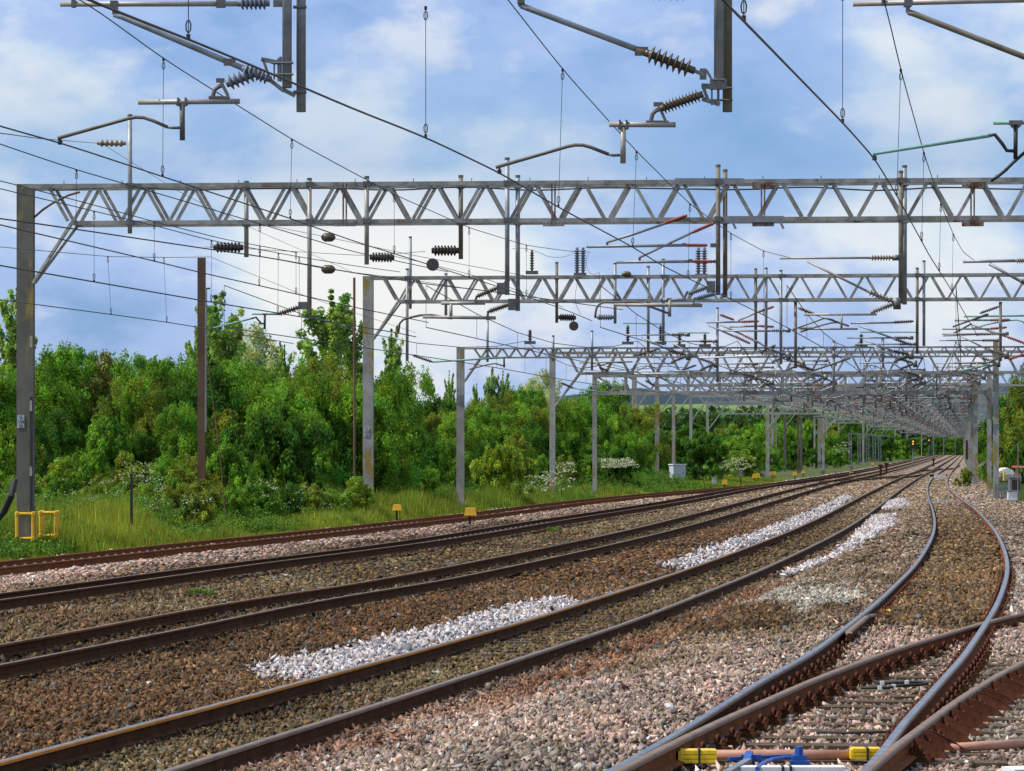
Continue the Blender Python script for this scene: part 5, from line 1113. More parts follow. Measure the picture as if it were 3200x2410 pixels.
# rusty post with stay rod
Yp = 110; t = thing('rusty_post', 'tall rusty brown steel post with a slanting stay rod among the bushes', 'post', at(630, 1660, Yp))
b = MB(); p0, p1 = at(630, 1680, Yp), at(630, 806, Yp)
for o_ in (-.10, .10): b.bar(p0 + np.array((0, o_, 0)), p1 + np.array((0, o_, 0)), .25, .02, up=(0, 1, 0))
b.bar(p0, p1, .03, .19, up=(0, 1, 0)); add_parts(t, [('post_shaft', b, M['rusty_post'], False)])
b = MB(); b.tube([at(643, 1090, Yp - .3), at(665, 1250, Yp - .3), at(690, 1450, Yp - .4), at(705, 1620, Yp - .5)], .016, 6); add_parts(t, [('stay_rod', b, M['rusty_post'], False)])
b = MB(); b.tube([at(644, 900, Yp - .15), at(643, 1350, Yp - .15)], .03, 6); add_parts(t, [('conduit', b, M['galv'], False)])
b = MB(); b.bar(at(640, 902, Yp), at(657, 902, Yp), .05, .05); add_parts(t, [('arm_stub', b, M['rusty_post'], False)])
b = MB(); b.bar(at(411, 1640, 98), at(411, 1481, 98), .075, .06, up=(0, 1, 0)); obj1(b, 'stake', M['black'], 'short black stake standing in the grass left of the rusty post', 'stake')
b = MB(); b.tube([at(-25, 1640, 89), at(12, 1600, 88.8), at(35, 1550, 88.6), at(46, 1500, 88.8)], .09, 8); obj1(b, 'cable_duct', M['black'], 'thick black curved duct at the left foot of the olive mast', 'duct')
b = MB(); b.tube([at(1108, 1530, 136), at(1107, 868, 136)], .05, 8); obj1(b, 'conduit_pole', M['rusty_post'], 'thin rusty conduit pole left of the second gantry mast', 'pole')
# far left masts without a boom, lattice and dark ones
def lone_mast(px, py_top, py_foot, w_px, label, lattice=False, mat='mast', Y=None):
    Y = Y or F * (H + .4) / (py_foot - YH); s_ = F / Y; x = (px - CX) / s_; w = w_px / s_ / 2; z0, z1 = -.6, H - (py_top - YH) / s_
    t = thing('mast_pole', label, 'mast', (x, Y, z0), 'single masts along the verge'); b = MB()
    if lattice:
        for a in (-w, w):
            for c in (-w, w): b.bar((a, c, 0), (a, c, z1 - z0), .07, .07, up=(0, 1, 0))
        n = max(4, int((z1 - z0) / (2.4 * w)))
        for k in range(n):
            za, zc = (z1 - z0) * k / n, (z1 - z0) * (k + 1) / n; s2 = 1 if k % 2 else -1
            for c in (-w, w): b.bar((-w * s2, c, za), (w * s2, c, zc), .05, .04, up=(0, 1, 0))
    else:
        b.bar((0, -w, 0), (0, -w, z1 - z0), 2 * w, .03, up=(0, 1, 0)); b.bar((0, w, 0), (0, w, z1 - z0), 2 * w, .03, up=(0, 1, 0)); b.bar((0, 0, 0), (0, 0, z1 - z0), .05, 2 * w, up=(0, 1, 0))
    b.build('shaft', M[mat], t).matrix_parent_inverse = Matrix()
    b = MB(); b.bar((0, -w - .05, z1 - z0 - .2), (2.4, -w - .05, z1 - z0 - .2), .1, .14); b.build('arm', M[mat], t).matrix_parent_inverse = Matrix()
lone_mast(2418, 1285, 1478, 15, 'grey lattice mast with zigzag bracing above the paired yellow boxes', True)
lone_mast(2453, 1282, 1476, 7, 'slim yellowish mast right of the lattice mast', mat='mast_dark')
lone_mast(2495, 1290, 1481, 6, 'dark mast, left of the dark twin posts', mat='rusty_post'); lone_mast(2504, 1300, 1479, 6, 'dark mast, right of the dark twin posts', mat='mast_dark')
lone_mast(2560, 1290, 1466, 9, 'grey mast just left of the pale slim mast cluster'); lone_mast(2568, 1300, 1462, 8, 'pale mast in the middle of the cluster left of the round sign')
for k, px in enumerate((2657, 2685, 2711, 2732, 2749)): lone_mast(px, 1352 + k * 2, 1462 - k * 4, 8, f'lattice mast against the dark wood, {["first", "second", "third", "fourth", "fifth"][k]} from the left', True, 'galv')
for k, (px, Y) in enumerate(((2832, 800), (2917, 950), (2949, 1050), (2985, 1150))): lone_mast(px, 1355 + 4 * k, 1420, 3, f'tiny far grey mast at the end of the tracks, {["first", "second", "third", "fourth"][k]} from the left', False, 'galv', Y)
# colour light signals
def signal(px, py, Y, lamps, label, col, wd=.9, ht=1.7, foot=-.3):
    s_ = F / Y; x = (px - CX) / s_; z = H - (py - YH) / s_; t = thing('colour_light_signal', label, 'signal', (x, Y, foot), 'colour light signals'); zz = z - foot
    b = MB(); b.box((0, 0, zz - ht * .25), (wd, .12, ht)); b.build('backboard', M['black'], t).matrix_parent_inverse = Matrix()
    for k in range(lamps):
        b = MB(); p = np.array((0, -.09, zz - k * .36)); b.lathe(p, p + np.array((0, -.06, 0)), [(0, .02), (.1, .12), (.9, .12), (1, .04)], 12); b.build('lens', M[col], t).matrix_parent_inverse = Matrix()
    b = MB(); b.tube([(0, .1, -.2), (0, .1, zz - ht * .5)], .08, 8); b.build('post', M['galv'], t).matrix_parent_inverse = Matrix()
signal(2853, 1380, 520, 2, 'far signal showing two yellow lamps on a black board', 'lamp_yellow', .95, 1.4)
signal(2903, 1376, 620, 1, 'far signal showing a single yellow lamp', 'lamp_yellow', .8, 1.2)
signal(3031, 1391, 330, 1, 'signal with a red lamp left of the pale right masts', 'lamp_red', .8, 1.9)
# right hand lineside
def P_(x, y): return (3080 + x / 7.575, 1400 + y / 7.575)
YR = 172
t = thing('palisade_fence', 'grey steel palisade fence behind the tallest right mast', 'fence', at(3130, 1560, YR)); b = MB()
for k in range(9):
    px = 3112 + k * 9.0; b.bar(at(px, 1568, YR), at(px, 1512, YR), .10, .02, up=(0, 1, 0))
c = MB(); c.bar(at(3108, 1522, YR), at(3192, 1522, YR), .05, .06); c.bar(at(3108, 1555, YR), at(3192, 1555, YR), .05, .06); add_parts(t, [('pale', b, M['galv'], False), ('fence_rail', c, M['galv'], False)])
Yk = 166
t = thing('control_cabinet', 'grey cabinet with black louvred front right of the right masts', 'cabinet', at(3170, 1545, Yk)); z = at(3170, 1560, Yk)
b = MB(); q0, q1 = at(3153, 1575, Yk), at(3188, 1494, Yk); b.box(((q0[0] + q1[0]) / 2, Yk, (q0[2] + q1[2]) / 2), (q1[0] - q0[0], .5, q1[2] - q0[2])); c = MB(); c.box(((q0[0] + q1[0]) / 2, Yk, q1[2] + .03), (q1[0] - q0[0] + .08, .58, .06))
d = MB(); l0, l1 = at(3160, 1532, Yk), at(3185, 1499, Yk)
for k in range(8): zz = l1[2] + (l0[2] - l1[2]) * (k + .5) / 8; d.box(((l0[0] + l1[0]) / 2, Yk - .265, zz), (l1[0] - l0[0], .03, .045))
add_parts(t, [('body', b, M['galv'], False), ('roof', c, M['galv'], False), ('louvre', d, M['black'], False)])
Yk = 160; q0, q1 = at(3149, 1563, Yk), at(3177, 1536, Yk)
t = thing('utility_box', 'small white utility box in front of the louvred cabinet', 'box', at(3163, 1566, Yk)); b = MB(); b.box(((q0[0] + q1[0]) / 2, Yk, (q0[2] + q1[2]) / 2), (q1[0] - q0[0], .35, q1[2] - q0[2])); c = MB()
c.box(((q0[0] + q1[0]) / 2, Yk, q1[2] + .025), (q1[0] - q0[0] + .06, .42, .05)); d = MB()
for px in (3150, 3176): d.bar(at(px, 1572, Yk), at(px, 1562, Yk), .05, .05, up=(0, 1, 0))
add_parts(t, [('casing', b, M['white'], False), ('lid', c, M['galv'], False), ('leg', d, M['galv'], False)])
obj1(TB([at(3181, 1572, 158), at(3182, 1385, 158)], .03, 8), 'slim_pole', M['tube_brown'], 'slim brown pole in front of the louvred cabinet', 'pole')
b = MB(); p0, p1 = at(3137, 1503, 195), at(3137, 1468, 195); b.lathe(p0, p1, [(0, .05), (.06, .06), (.5, .055), (.52, .06), (.95, .05), (1, .01)], 10); obj1(b, 'bollard', M['yellow_bright'], 'yellow bollard pole beside the white sheet', 'bollard')
t = thing('road_barrier', 'red and white barrier board on orange legs at the right edge', 'barrier', at(3185, 1500, 185)); b = MB(); b.bar(at(3161, 1458, 185), at(3240, 1460, 185), .06, .17); c = MB(); c.bar(at(3166, 1459, 184.95), at(3236, 1461, 184.95), .06, .05); d = MB(); d.bar(at(3176, 1490, 185), at(3176, 1464, 185), .09, .07, up=(0, 1, 0)); d.bar(at(3226, 1490, 185), at(3226, 1464, 185), .09, .07, up=(0, 1, 0))
add_parts(t, [('board', b, M['red'], False), ('reflective_stripe', c, M['white'], False), ('leg', d, M['orange'], False)])
b = MB(); pts = [at(px, py, 215) for px, py in ((3122, 1474), (3135, 1465), (3152, 1464), (3166, 1470), (3172, 1482), (3150, 1484), (3128, 1482))]; pts2 = [p + np.array((0, 1.2, .05)) for p in pts]; n = len(pts); b.add(pts + pts2, [tuple(range(n)), tuple(range(2 * n - 1, n - 1, -1))] + [(i, i + n, (i + 1) % n + n, (i + 1) % n) for i in range(n)]); obj1(b, 'plastic_sheet', M['white'], 'white plastic sheet heap beyond the yellow bollard', 'sheet')
b = MB()
for k in range(26): b.box(at(3115 + 68 * rng.random(), 1484 + 18 * rng.random(), 205 + 6 * rng.random()), (.3 + .5 * rng.random(), .4, .15 + .25 * rng.random()), np.array(Matrix.Rotation(rng.random() * 3, 3, 'Z')))
tag(obj1(b, 'rubble_pile', M['concrete'], 'low pile of pale rubble behind the palisade fence', 'rubble'), kind='stuff')
b = MB(); c0 = gp(2848, 1548, -.1); b.box(c0, (.35, .3, .22)); obj1(b, 'marker_block', M['orange'], 'small orange block standing between the rails of the fourth track', 'block')
b = MB(); b.bar(gp(2912, 1567, .1), gp(2990, 1567, .1), .1, .05); b.bar(gp(3025, 1566, .1), gp(3068, 1565, .1), .1, .05); obj1(b, 'duct_strip', M['grey_box'], 'pale bluish strip laid across the curving track', 'strip')
b = MB(); b.box(gp(2938, 1488, .1), (.9, .3, .25)); obj1(b, 'white_board', M['white'], 'white panel between the rails at the distant crossover', 'panel')
b = MB(); b.bar(gp(2905, 1486, .05), gp(2960, 1486, .05), .35, .2); obj1(b, 'stretcher_cover', M['black'], 'dark cover across the curving track at the distant crossover', 'cover')
for k, (px, py) in enumerate(((2917, 1458), (2770, 1480), (2752, 1488))):
    b = MB(); p = gp(px, py, -.1); b.bar(p, p + np.array((0, 0, 1.0 if k else 1.1)), .18, .18, up=(0, 1, 0)); b.box(p + np.array((0, 0, .9)), (.4, .3, .25)); obj1(b, 'shunt_signal', M['rust_dark'], ['dark ground signal between the fourth and curving tracks far off', 'taller dark ground signal beside the far crossover', 'shorter dark ground signal beside the far crossover'][k], 'signal', 'ground signals')

# ------------------------------------------------------------------ vegetation
def leaves(cent, rad, n_per, size, base, seed, flat=1.0, droop=0.0, asp=1.0):
    """leaf faces spread over clumps. cent (m,3), rad (m,)"""
    r = np.random.default_rng(seed); m = len(cent); n = m * n_per
    ci = np.repeat(np.arange(m), n_per)
    d = r.normal(size=(n, 3)); d /= np.linalg.norm(d, axis=1)[:, None]
    rr = rad[ci] * (r.random(n) ** .45); P = cent[ci] + d * rr[:, None] * np.array([1, 1, flat]); P[:, 2] -= droop * r.random(n) * rad[ci]
    nrm = d * .8 + r.normal(size=(n, 3)) * .75 + np.array([0, 0, .35]); nrm /= np.linalg.norm(nrm, axis=1)[:, None]
    ref = r.normal(size=(n, 3)); x = np.cross(nrm, ref); x /= np.linalg.norm(x, axis=1)[:, None]; y = np.cross(nrm, x)
    s = size * (.55 + .9 * r.random(n))[:, None]
    A_ = np.array([1, 1, asp]); V = np.stack([P - x * s * A_, P + (y * s * .62 + nrm * s * .12) * A_, P + x * s * A_, P - (y * s * .62 - nrm * s * .12) * A_], 1).reshape(-1, 3)
    Fc = np.arange(n * 4).reshape(n, 4)
    cl_ = np.exp(.30 * r.normal(size=m))[ci][:, None]; hue = (r.normal(size=(m, 1)) * .10)[ci]
    col = np.array(base)[None] * cl_ * np.exp(r.normal(size=(n, 1)) * .22) * np.concatenate([1 + hue * 1.6, 1 + hue * .3, 1 - hue], 1)
    return V, Fc, np.clip(col, .004, .6)
def crown_mesh(kind, seed, base):
    """unit crown: width 1 (x,y in -.5..+.5), height 1 from 0"""
    r = np.random.default_rng(seed); cs = []; rad = []
    if kind == 'broad':
        lobes = [(r.normal() * .19, r.normal() * .19, .50 + .33 * r.random(), .17 + .11 * r.random()) for _ in range(9)] + [(r.normal() * .26, r.normal() * .26, .22 + .2 * r.random(), .18) for _ in range(6)] + [(0, 0, .45, .3)]
        for lx, ly, lz, lr in lobes:
            for _ in range(11):
                d = r.normal(size=3); d /= np.linalg.norm(d); d[2] = abs(d[2]) * .9 - .25
                cs.append((lx + d[0] * lr, ly + d[1] * lr, min(lz + d[2] * lr * .75, .97))); rad.append(.055 + .045 * r.random())
        for _ in range(40): cs.append((r.normal() * .24, r.normal() * .24, .04 + .35 * r.random())); rad.append(.09)
        n_per, size, flat, droop = 135, .0128, .85, 0
    elif kind == 'poplar':
        for q_ in range(44):
            t0 = .02 + .80 * (q_ / 44) ** .85; a = r.random() * 2 * PI; L_ = (.17 + .12 * r.random()) * (1.15 - .6 * t0); out = .44 * math.sin(PI * min(.22 + .74 * t0, 1)) ** .8 * (.55 + .5 * r.random())
            for u in np.linspace(.15, 1, 5):
                cs.append((out * u ** .7 * math.cos(a), out * u ** .7 * math.sin(a), min(t0 + L_ * u, .99))); rad.append(.085 - .04 * u + .015 * r.random())
        for u in np.linspace(.1, .98, 30): cs.append((.04 * r.normal() * (1.1 - u), .04 * r.normal() * (1.1 - u), u)); rad.append(.09 * (1.05 - .8 * u))
        n_per, size, flat, droop = 44, .027, .45, 0
    elif kind == 'thin':
        for _ in range(120):
            a = r.random() * 2 * PI; t = r.random(); q = .48 * math.sin(PI * (t * .8 + .15)) * math.sqrt(r.random()); cs.append((q * math.cos(a), q * math.sin(a), .1 + .88 * t)); rad.append(.07)
        n_per, size, flat, droop = 34, .019, .7, .6
    else:  # shrub
        for _ in range(10):
            lx, ly, lz, lr = r.normal() * .22, r.normal() * .22, .25 + .4 * r.random(), .16 + .12 * r.random()
            for _ in range(12):
                d = r.normal(size=3); d /= np.linalg.norm(d); d[2] = abs(d[2]) - .3; cs.append((lx + d[0] * lr, ly + d[1] * lr, np.clip(lz + d[2] * lr * 1.3, .03, .95))); rad.append(.06 + .05 * r.random())
        for _ in range(30): cs.append((r.normal() * .28, r.normal() * .28, .02 + .2 * r.random())); rad.append(.09)
        n_per, size, flat, droop = 110, .0185, .9, 0
    V, Fc, col = leaves(np.array(cs), np.array(rad), n_per, size, base, seed + 100, flat, droop, {'poplar': .38, 'shrub': 1.0}.get(kind, .74))
    V[:, 2] /= np.percentile(V[:, 2], 99.9); V[:, :2] *= .5 / np.percentile(np.abs(V[:, :2]), 99.0)
    o = arrays('crown', V, Fc, col, M['leaf']); me = o.data; bpy.data.objects.remove(o); return me
G_ = {'green': (.128, .250, .028), 'dark': (.060, .140, .020), 'olive': (.170, .212, .032), 'yellow': (.20, .28, .034), 'pale': (.36, .42, .22), 'poplar': (.25, .36, .085), 'bright': (.175, .32, .036)}
VAR = {('broad', c): [crown_mesh('broad', 10 + i * 7 + j, G_[c]) for j in range(2)] for i, c in enumerate(('green', 'dark', 'olive', 'bright'))}
VAR[('poplar', 'poplar')] = [crown_mesh('poplar', 60 + j, G_['poplar']) for j in range(3)]
VAR[('thin', 'olive')] = [crown_mesh('thin', 70, (.17, .18, .05))]; VAR[('broad', 'pale')] = [crown_mesh('thin', 75, G_['pale']), crown_mesh('broad', 76, G_['pale'])]
for i, c in enumerate(('green', 'dark', 'olive', 'yellow', 'bright')): VAR[('shrub', c)] = [crown_mesh('shrub', 200 + i * 5 + j, G_[c]) for j in range(2)]
def trunk_mesh(seed):
    r = np.random.default_rng(seed); b = MB(); b.tube([(0, 0, -.05), (.01, 0, .15), (.0, .01, .4), (.01, 0, .8)], [.022, .018, .012, .004], 7)
    for _ in range(9):
        z = .15 + .45 * r.random(); a = r.random() * 6.28; l = .08 + .12 * r.random(); b.tube([(0, 0, z), (l * .5 * math.cos(a), l * .5 * math.sin(a), z + .12), (l * math.cos(a), l * math.sin(a), z + .3)], [.008, .005, .002], 5)
    o = b.build('trunk', M['bark']); me = o.data; bpy.data.objects.remove(o); return me
TRK = [trunk_mesh(k) for k in range(3)]
PLANTS = []
def cyc_(l, i): return l[i % len(l)]
def plant(kind, colr, px, py_top, w_px, Y, desc, name=None, group=None, zg_=None):
    s_ = F / Y; x = (px - CX) / s_; z0 = float(ground_z(x, Y)) if zg_ is None else zg_; z1 = H - (py_top - YH) / s_; h = max(z1 - z0, .4); w = w_px / s_
    if kind == 'broad': w = max(w, .72 * h)
    if kind == 'shrub': w = max(w, .9 * h)
    name = name or {'poplar': 'poplar_tree', 'shrub': 'shrub'}.get(kind, 'tree')
    t = thing(name, 'x', 'shrub' if kind == 'shrub' else 'tree', (x, Y, z0), group or ('shrubs along the verge' if kind == 'shrub' else 'trees beyond the verge')); 
    rz = random.random() * 6.28; lst = VAR[(kind, colr)]; c = bpy.data.objects.new('crown', lst[len(PLANTS) % len(lst)]); C.objects.link(c); c.parent = t; c.scale = (w, w * .9, h); c.rotation_euler = (0, 0, rz)
    k = bpy.data.objects.new('trunk', TRK[len(PLANTS) % 3]); C.objects.link(k); k.parent = t; k.scale = (min(h * .8, w), min(h * .8, w), h * .85); k.rotation_euler = (0, 0, rz)
    PLANTS.append((px, desc, t, Y)); return t
cyc = lambda l, i: l[i % len(l)]
# skyline trees on the left
for a in (('poplar', 'poplar', 55, 900, 150, 178, 'tall poplar'), ('broad', 'green', 150, 1082, 220, 152, 'round green tree'), ('broad', 'green', 222, 1080, 170, 150, 'round green tree'), ('thin', 'olive', 318, 1095, 190, 150, 'sparse brownish tree'), ('broad', 'green', 410, 1105, 180, 152, 'bright crowned tree'), ('broad', 'olive', 480, 1180, 230, 146, 'olive bushy tree'), ('broad', 'green', 545, 1118, 230, 158, 'wide green tree'),
          ('poplar', 'poplar', 672, 915, 175, 186, 'tall poplar'), ('poplar', 'poplar', 610, 1020, 70, 188, 'narrow poplar'), ('broad', 'pale', 792, 1018, 150, 192, 'pale silvery tree'), ('broad', 'pale', 862, 1085, 90, 192, 'pale silvery tree'), ('poplar', 'poplar', 1035, 908, 230, 182, 'tall poplar'), ('poplar', 'poplar', 1105, 985, 110, 184, 'tall poplar'), ('poplar', 'poplar', 890, 1072, 60, 190, 'narrow poplar'), ('broad', 'bright', 720, 1130, 220, 150, 'bright green tree'),
          ('broad', 'green', 830, 1150, 240, 148, 'green tree'), ('broad', 'olive', 985, 1105, 250, 154, 'olive tree'), ('broad', 'green', 930, 1170, 220, 146, 'green tree'), ('broad', 'olive', 1075, 1180, 200, 150, 'olive tree'), ('poplar', 'poplar', 1222, 1022, 85, 205, 'leaning poplar'), ('broad', 'bright', 1255, 1140, 190, 176, 'bright green tree'), ('broad', 'green', 1180, 1180, 190, 168, 'green tree'),
          ('broad', 'dark', 1335, 1190, 120, 190, 'dark tree'), ('poplar', 'poplar', 1404, 1160, 44, 240, 'slim poplar'), ('poplar', 'poplar', 1490, 1200, 46, 240, 'slim poplar'), ('poplar', 'poplar', 1536, 1152, 52, 245, 'slim poplar'), ('poplar', 'poplar', 1572, 1160, 60, 245, 'slim poplar'), ('broad', 'green', 1400, 1245, 160, 205, 'green tree'), ('broad', 'olive', 1480, 1250, 170, 210, 'olive tree'), ('broad', 'olive', 1560, 1232, 180, 212, 'olive tree'), ('broad', 'green', 1645, 1208, 120, 240, 'green tree'),
          ('broad', 'pale', 1700, 1158, 130, 262, 'pale silvery tree'), ('broad', 'olive', 1740, 1250, 160, 226, 'olive tree'), ('broad', 'green', 1820, 1210, 190, 240, 'green tree'), ('broad', 'green', 1905, 1190, 180, 262, 'green tree'), ('broad', 'green', 1950, 1265, 100, 275, 'green tree')): plant(*a)
for k, px in enumerate(range(-60, 1180, 82)):
    plant('broad', cyc_(['green', 'bright', 'olive', 'green', 'dark'], k), px, 1125 + 50 * random.random(), 290, 148 + 3 * (k % 3), ['broad bright tree', 'full green tree', 'broad olive tree'][k % 3])
for k, px in enumerate(range(1200, 2000, 78)):
    plant('broad', cyc_(['green', 'bright', 'olive', 'green'], k), px, 1255 + 35 * random.random(), 200, 172 + (px - 1200) * .085, ['broad bright tree', 'full green tree', 'broad olive tree'][k % 3])
# middle row bushes
i = 0; px = -40
while px < 2000:
    Y = 141 + 5 * math.sin(px * .02) if px < 900 else 141 + (px - 900) * .078
    i += 1; topm = 1250 + 60 * random.random() + (90 * (px - 900) / 1100 if px > 900 else 0); kind = 'broad' if i % 3 == 0 else 'shrub'
    plant(kind, cyc(['dark', 'green', 'olive', 'dark', 'green'], i), px, topm + 20 * (i % 3), (260 if px < 900 else 230) * (128 / Y) ** .6, Y, {0: 'leafy dark bush', 1: 'leafy green bush', 2: 'olive bush'}[i % 3]); px += 118 - (30 if px > 900 else 0)
# front row shrubs and brambles
i = 0; px = -30
while px < 1950:
    Y = 126 + 4 * math.sin(px * .03) if px < 700 else 126 + (px - 700) * .068
    i += 1; top = 1385 + 75 * random.random() * (1 if px < 900 else .6); plant('shrub', cyc(['olive', 'green', 'dark', 'yellow', 'green', 'olive', 'bright'], i), px, top, (200 if px < 800 else 170) * (112 / Y) ** .5, Y, cyc(['low bramble bush', 'low green bush', 'low dark bush', 'low yellowish bush'], i)); px += 105 - (25 if px > 800 else 0)
for a in (('shrub', 'olive', 600, 1500, 200, 108, 'low olive bush'), ('shrub', 'dark', 905, 1272, 330, 134, 'large dark green bush'), ('broad', 'bright', 1425, 1290, 210, 168, 'bright feathery bush'), ('shrub', 'bright', 1320, 1460, 180, 152, 'bright low bush'), ('shrub', 'yellow', 1560, 1390, 190, 165, 'yellowish bush'), ('shrub', 'dark', 2185, 1352, 180, 270, 'dark round bush')): plant(*a)
for k, px in enumerate(range(-30, 1150, 66)):
    plant('shrub', cyc_(['olive', 'green', 'yellow', 'green', 'dark'], k), px + 20 * random.random(), (1470 if px < 560 else 1490) + 45 * random.random(), 150, 114 + 5 * random.random() + max(0, px - 700) * .035, ['low tangled bramble', 'low leafy weed clump', 'low yellow green scrub'][k % 3], 'bramble' if k % 3 == 0 else 'shrub')
# beyond: scrub on the rise, then woods further off
i = 0
for px, top, w, Y, c in ((1960, 1330, 150, 300, 'olive'), (2040, 1345, 130, 300, 'green'), (2060, 1325, 150, 380, 'olive'), (2150, 1328, 160, 390, 'dark'), (2250, 1322, 180, 420, 'olive'), (2340, 1330, 150, 400, 'green'), (2300, 1345, 160, 330, 'bright'), (2390, 1318, 130, 440, 'bright'), (2240, 1400, 120, 300, 'green'), (2330, 1405, 140, 310, 'yellow'), (2400, 1390, 100, 330, 'green'), (2452, 1318, 90, 450, 'bright'), (2500, 1312, 80, 470, 'bright'), (2530, 1340, 90, 500, 'dark'), (2430, 1360, 100, 400, 'green'), (2480, 1380, 90, 410, 'dark'), (2590, 1350, 110, 520, 'green'), (2640, 1345, 100, 560, 'dark'), (2625, 1395, 80, 450, 'green'), (2680, 1350, 110, 640, 'dark'), (2725, 1352, 90, 660, 'dark'), (2760, 1350, 70, 680, 'dark'), (2800, 1375, 70, 720, 'bright'), (2830, 1370, 60, 800, 'green'), (2560, 1395, 80, 450, 'dark'), (2365, 1325, 200, 480, 'dark'), (2440, 1300, 200, 560, 'dark'), (2560, 1305, 200, 620, 'olive'), (2660, 1310, 200, 760, 'dark'), (2760, 1330, 160, 860, 'green')):
    i += 1; plant('broad' if i % 2 else 'shrub', c, px, top, w, Y, cyc(['distant bushy tree', 'distant green bush', 'distant rounded tree'], i))
for px, top, w, Y, c in ((3205, 1140, 120, 250, 'olive'), (3190, 1235, 90, 270, 'dark'), (3175, 1310, 70, 262, 'dark'), (3205, 1290, 90, 240, 'olive'), (3160, 1345, 60, 255, 'dark'), (3215, 1380, 90, 225, 'dark'), (3165, 1395, 60, 240, 'green'), (3120, 1330, 90, 300, 'dark'), (3105, 1385, 60, 270, 'green'), (3188, 1430, 70, 225, 'green'), (3060, 1350, 60, 520, 'green'), (2880, 1365, 90, 1100, 'green'), (2930, 1362, 90, 1150, 'dark'), (2980, 1360, 90, 1180, 'green'), (3020, 1355, 90, 1150, 'dark'), (3070, 1345, 90, 900, 'green')):
    i += 1; plant('broad' if i % 2 else 'shrub', c, px, top, w, Y, cyc(['right side leafy tree', 'right side leafy bush'], i) if px > 3090 else 'far end tree')
plant('shrub', 'olive', 3018, 1462, 34, 225, 'small yellowish weed clump', 'weed_clump')
LM = [(0, 'left edge'), (75, 'olive mast'), (630, 'rusty post'), (1148, 'second gantry mast'), (1437, 'slim mast'), (1724, 'deep gantry mast'), (2117, 'pale cabinet'), (2418, 'lattice mast'), (2750, 'dark wood'), (3113, 'tallest right mast')]
ORD = ['first', 'second', 'third', 'fourth', 'fifth', 'sixth', 'seventh', 'eighth', 'ninth', 'tenth', 'eleventh', 'twelfth', 'thirteenth', 'fourteenth', 'fifteenth', 'sixteenth', 'seventeenth', 'eighteenth', 'nineteenth', 'twentieth']
byk = {}
for px, desc, t, Y in sorted(PLANTS, key=lambda a: a[0]):
    j = max([k for k, (p, _) in enumerate(LM) if p <= px] or [0]); byk.setdefault((desc, j), []).append((px, t))
for (desc, j), lst in byk.items():
    place = f'right of the {LM[j][1]}'
    for k, (px, t) in enumerate(lst):
        t['label'] = f'{desc} {place}' if len(lst) == 1 else f'{desc} {place}, {ORD[k]} of {len(lst)} from the left'
# far woods and hills
def wood(px0, px1, py_top, Y, base, n, label, seed, h=9.0):
    r = np.random.default_rng(seed); x = (px0 + (px1 - px0) * r.random(n) - CX) / F * Y; yy = Y * (1 + .05 * r.random(n)); top = H - (py_top + 14 * (vnoise(x * .03, x * 0, seed) - .5) * 2 - YH) / F * Y
    z = top - (r.random(n) ** 1.5) * h; V, Fc, col = leaves(np.stack([x, yy, z], 1), np.full(n, Y * .0045), 14, Y * .0011, base, seed)
    tag(arrays('far_wood', V, Fc, col, M['leaf']), label, 'wood', kind='stuff')
wood(1960, 2560, 1318, 560, (.045, .095, .03), 900, 'distant wood behind the far scrub, below the field', 5)
wood(2500, 3180, 1352, 1300, (.060, .105, .055), 900, 'hazy wood closing the view at the end of the tracks', 6, 14)
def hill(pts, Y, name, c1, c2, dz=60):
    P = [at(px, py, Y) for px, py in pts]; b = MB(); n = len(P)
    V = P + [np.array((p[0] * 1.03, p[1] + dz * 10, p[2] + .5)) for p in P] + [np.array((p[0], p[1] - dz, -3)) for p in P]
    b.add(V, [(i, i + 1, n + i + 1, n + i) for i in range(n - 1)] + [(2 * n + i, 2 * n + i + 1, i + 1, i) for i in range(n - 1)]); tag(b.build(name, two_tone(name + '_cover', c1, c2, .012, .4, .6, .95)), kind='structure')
hill([(1300, 1300), (1700, 1278), (1950, 1268), (2200, 1262), (2500, 1268), (2800, 1300), (3300, 1330)], 2600, 'field_slope', (.12, .19, .05), (.17, .24, .08), 300)
hill([(900, 1330), (1400, 1300), (1600, 1255), (1900, 1222), (2000, 1212), (2100, 1226), (2300, 1238), (2500, 1220), (2700, 1200), (2850, 1204), (3000, 1215), (3100, 1200), (3300, 1210)], 4200, 'wooded_hills', (.030, .050, .065), (.050, .072, .085), 400)  # bluish cover colour stands in for haze over the distance
# grass and flowers along the left verge
def blades(X, Y, Zg, hgt, wdt, base, name, label, seed, seg_col=None, mat='grass'):
    r = np.random.default_rng(seed); n = len(X); a = r.random(n) * 2 * PI; lean = .35 * hgt * (r.random(n)); la = r.random(n) * 2 * PI
    dx, dy = np.cos(a) * wdt / 2, np.sin(a) * wdt / 2; tx, ty = X + lean * np.cos(la), Y + lean * np.sin(la)
    V = np.stack([np.stack([X - dx, Y - dy, Zg], 1), np.stack([X + dx, Y + dy, Zg], 1), np.stack([tx, ty, Zg + hgt], 1)], 1).reshape(-1, 3)
    col = np.clip(np.array(base) * np.exp(r.normal(size=(n, 1)) * .28) * (1 + (r.random((n, 3)) - .5) * np.array([.5, .15, .3])), .005, .6)
    if seg_col is not None: col = col * seg_col
    return tag(arrays(name, V, np.arange(3 * n).reshape(n, 3), col, M[mat]), label, 'grass', kind='stuff')
def verge(n, Y0, Y1, o0, o1, seed, side=-1):
    r = np.random.default_rng(seed); Y = Y0 + (Y1 - Y0) * r.random(n) ** 1.3; o = o0 + (o1 - o0) * r.random(n); le, re = edges(Y); X = (le - o) if side < 0 else (re + o); px = CX + X / Y * F; k = (px > -120) & (px < 3320); return X[k], Y[k], o[k]
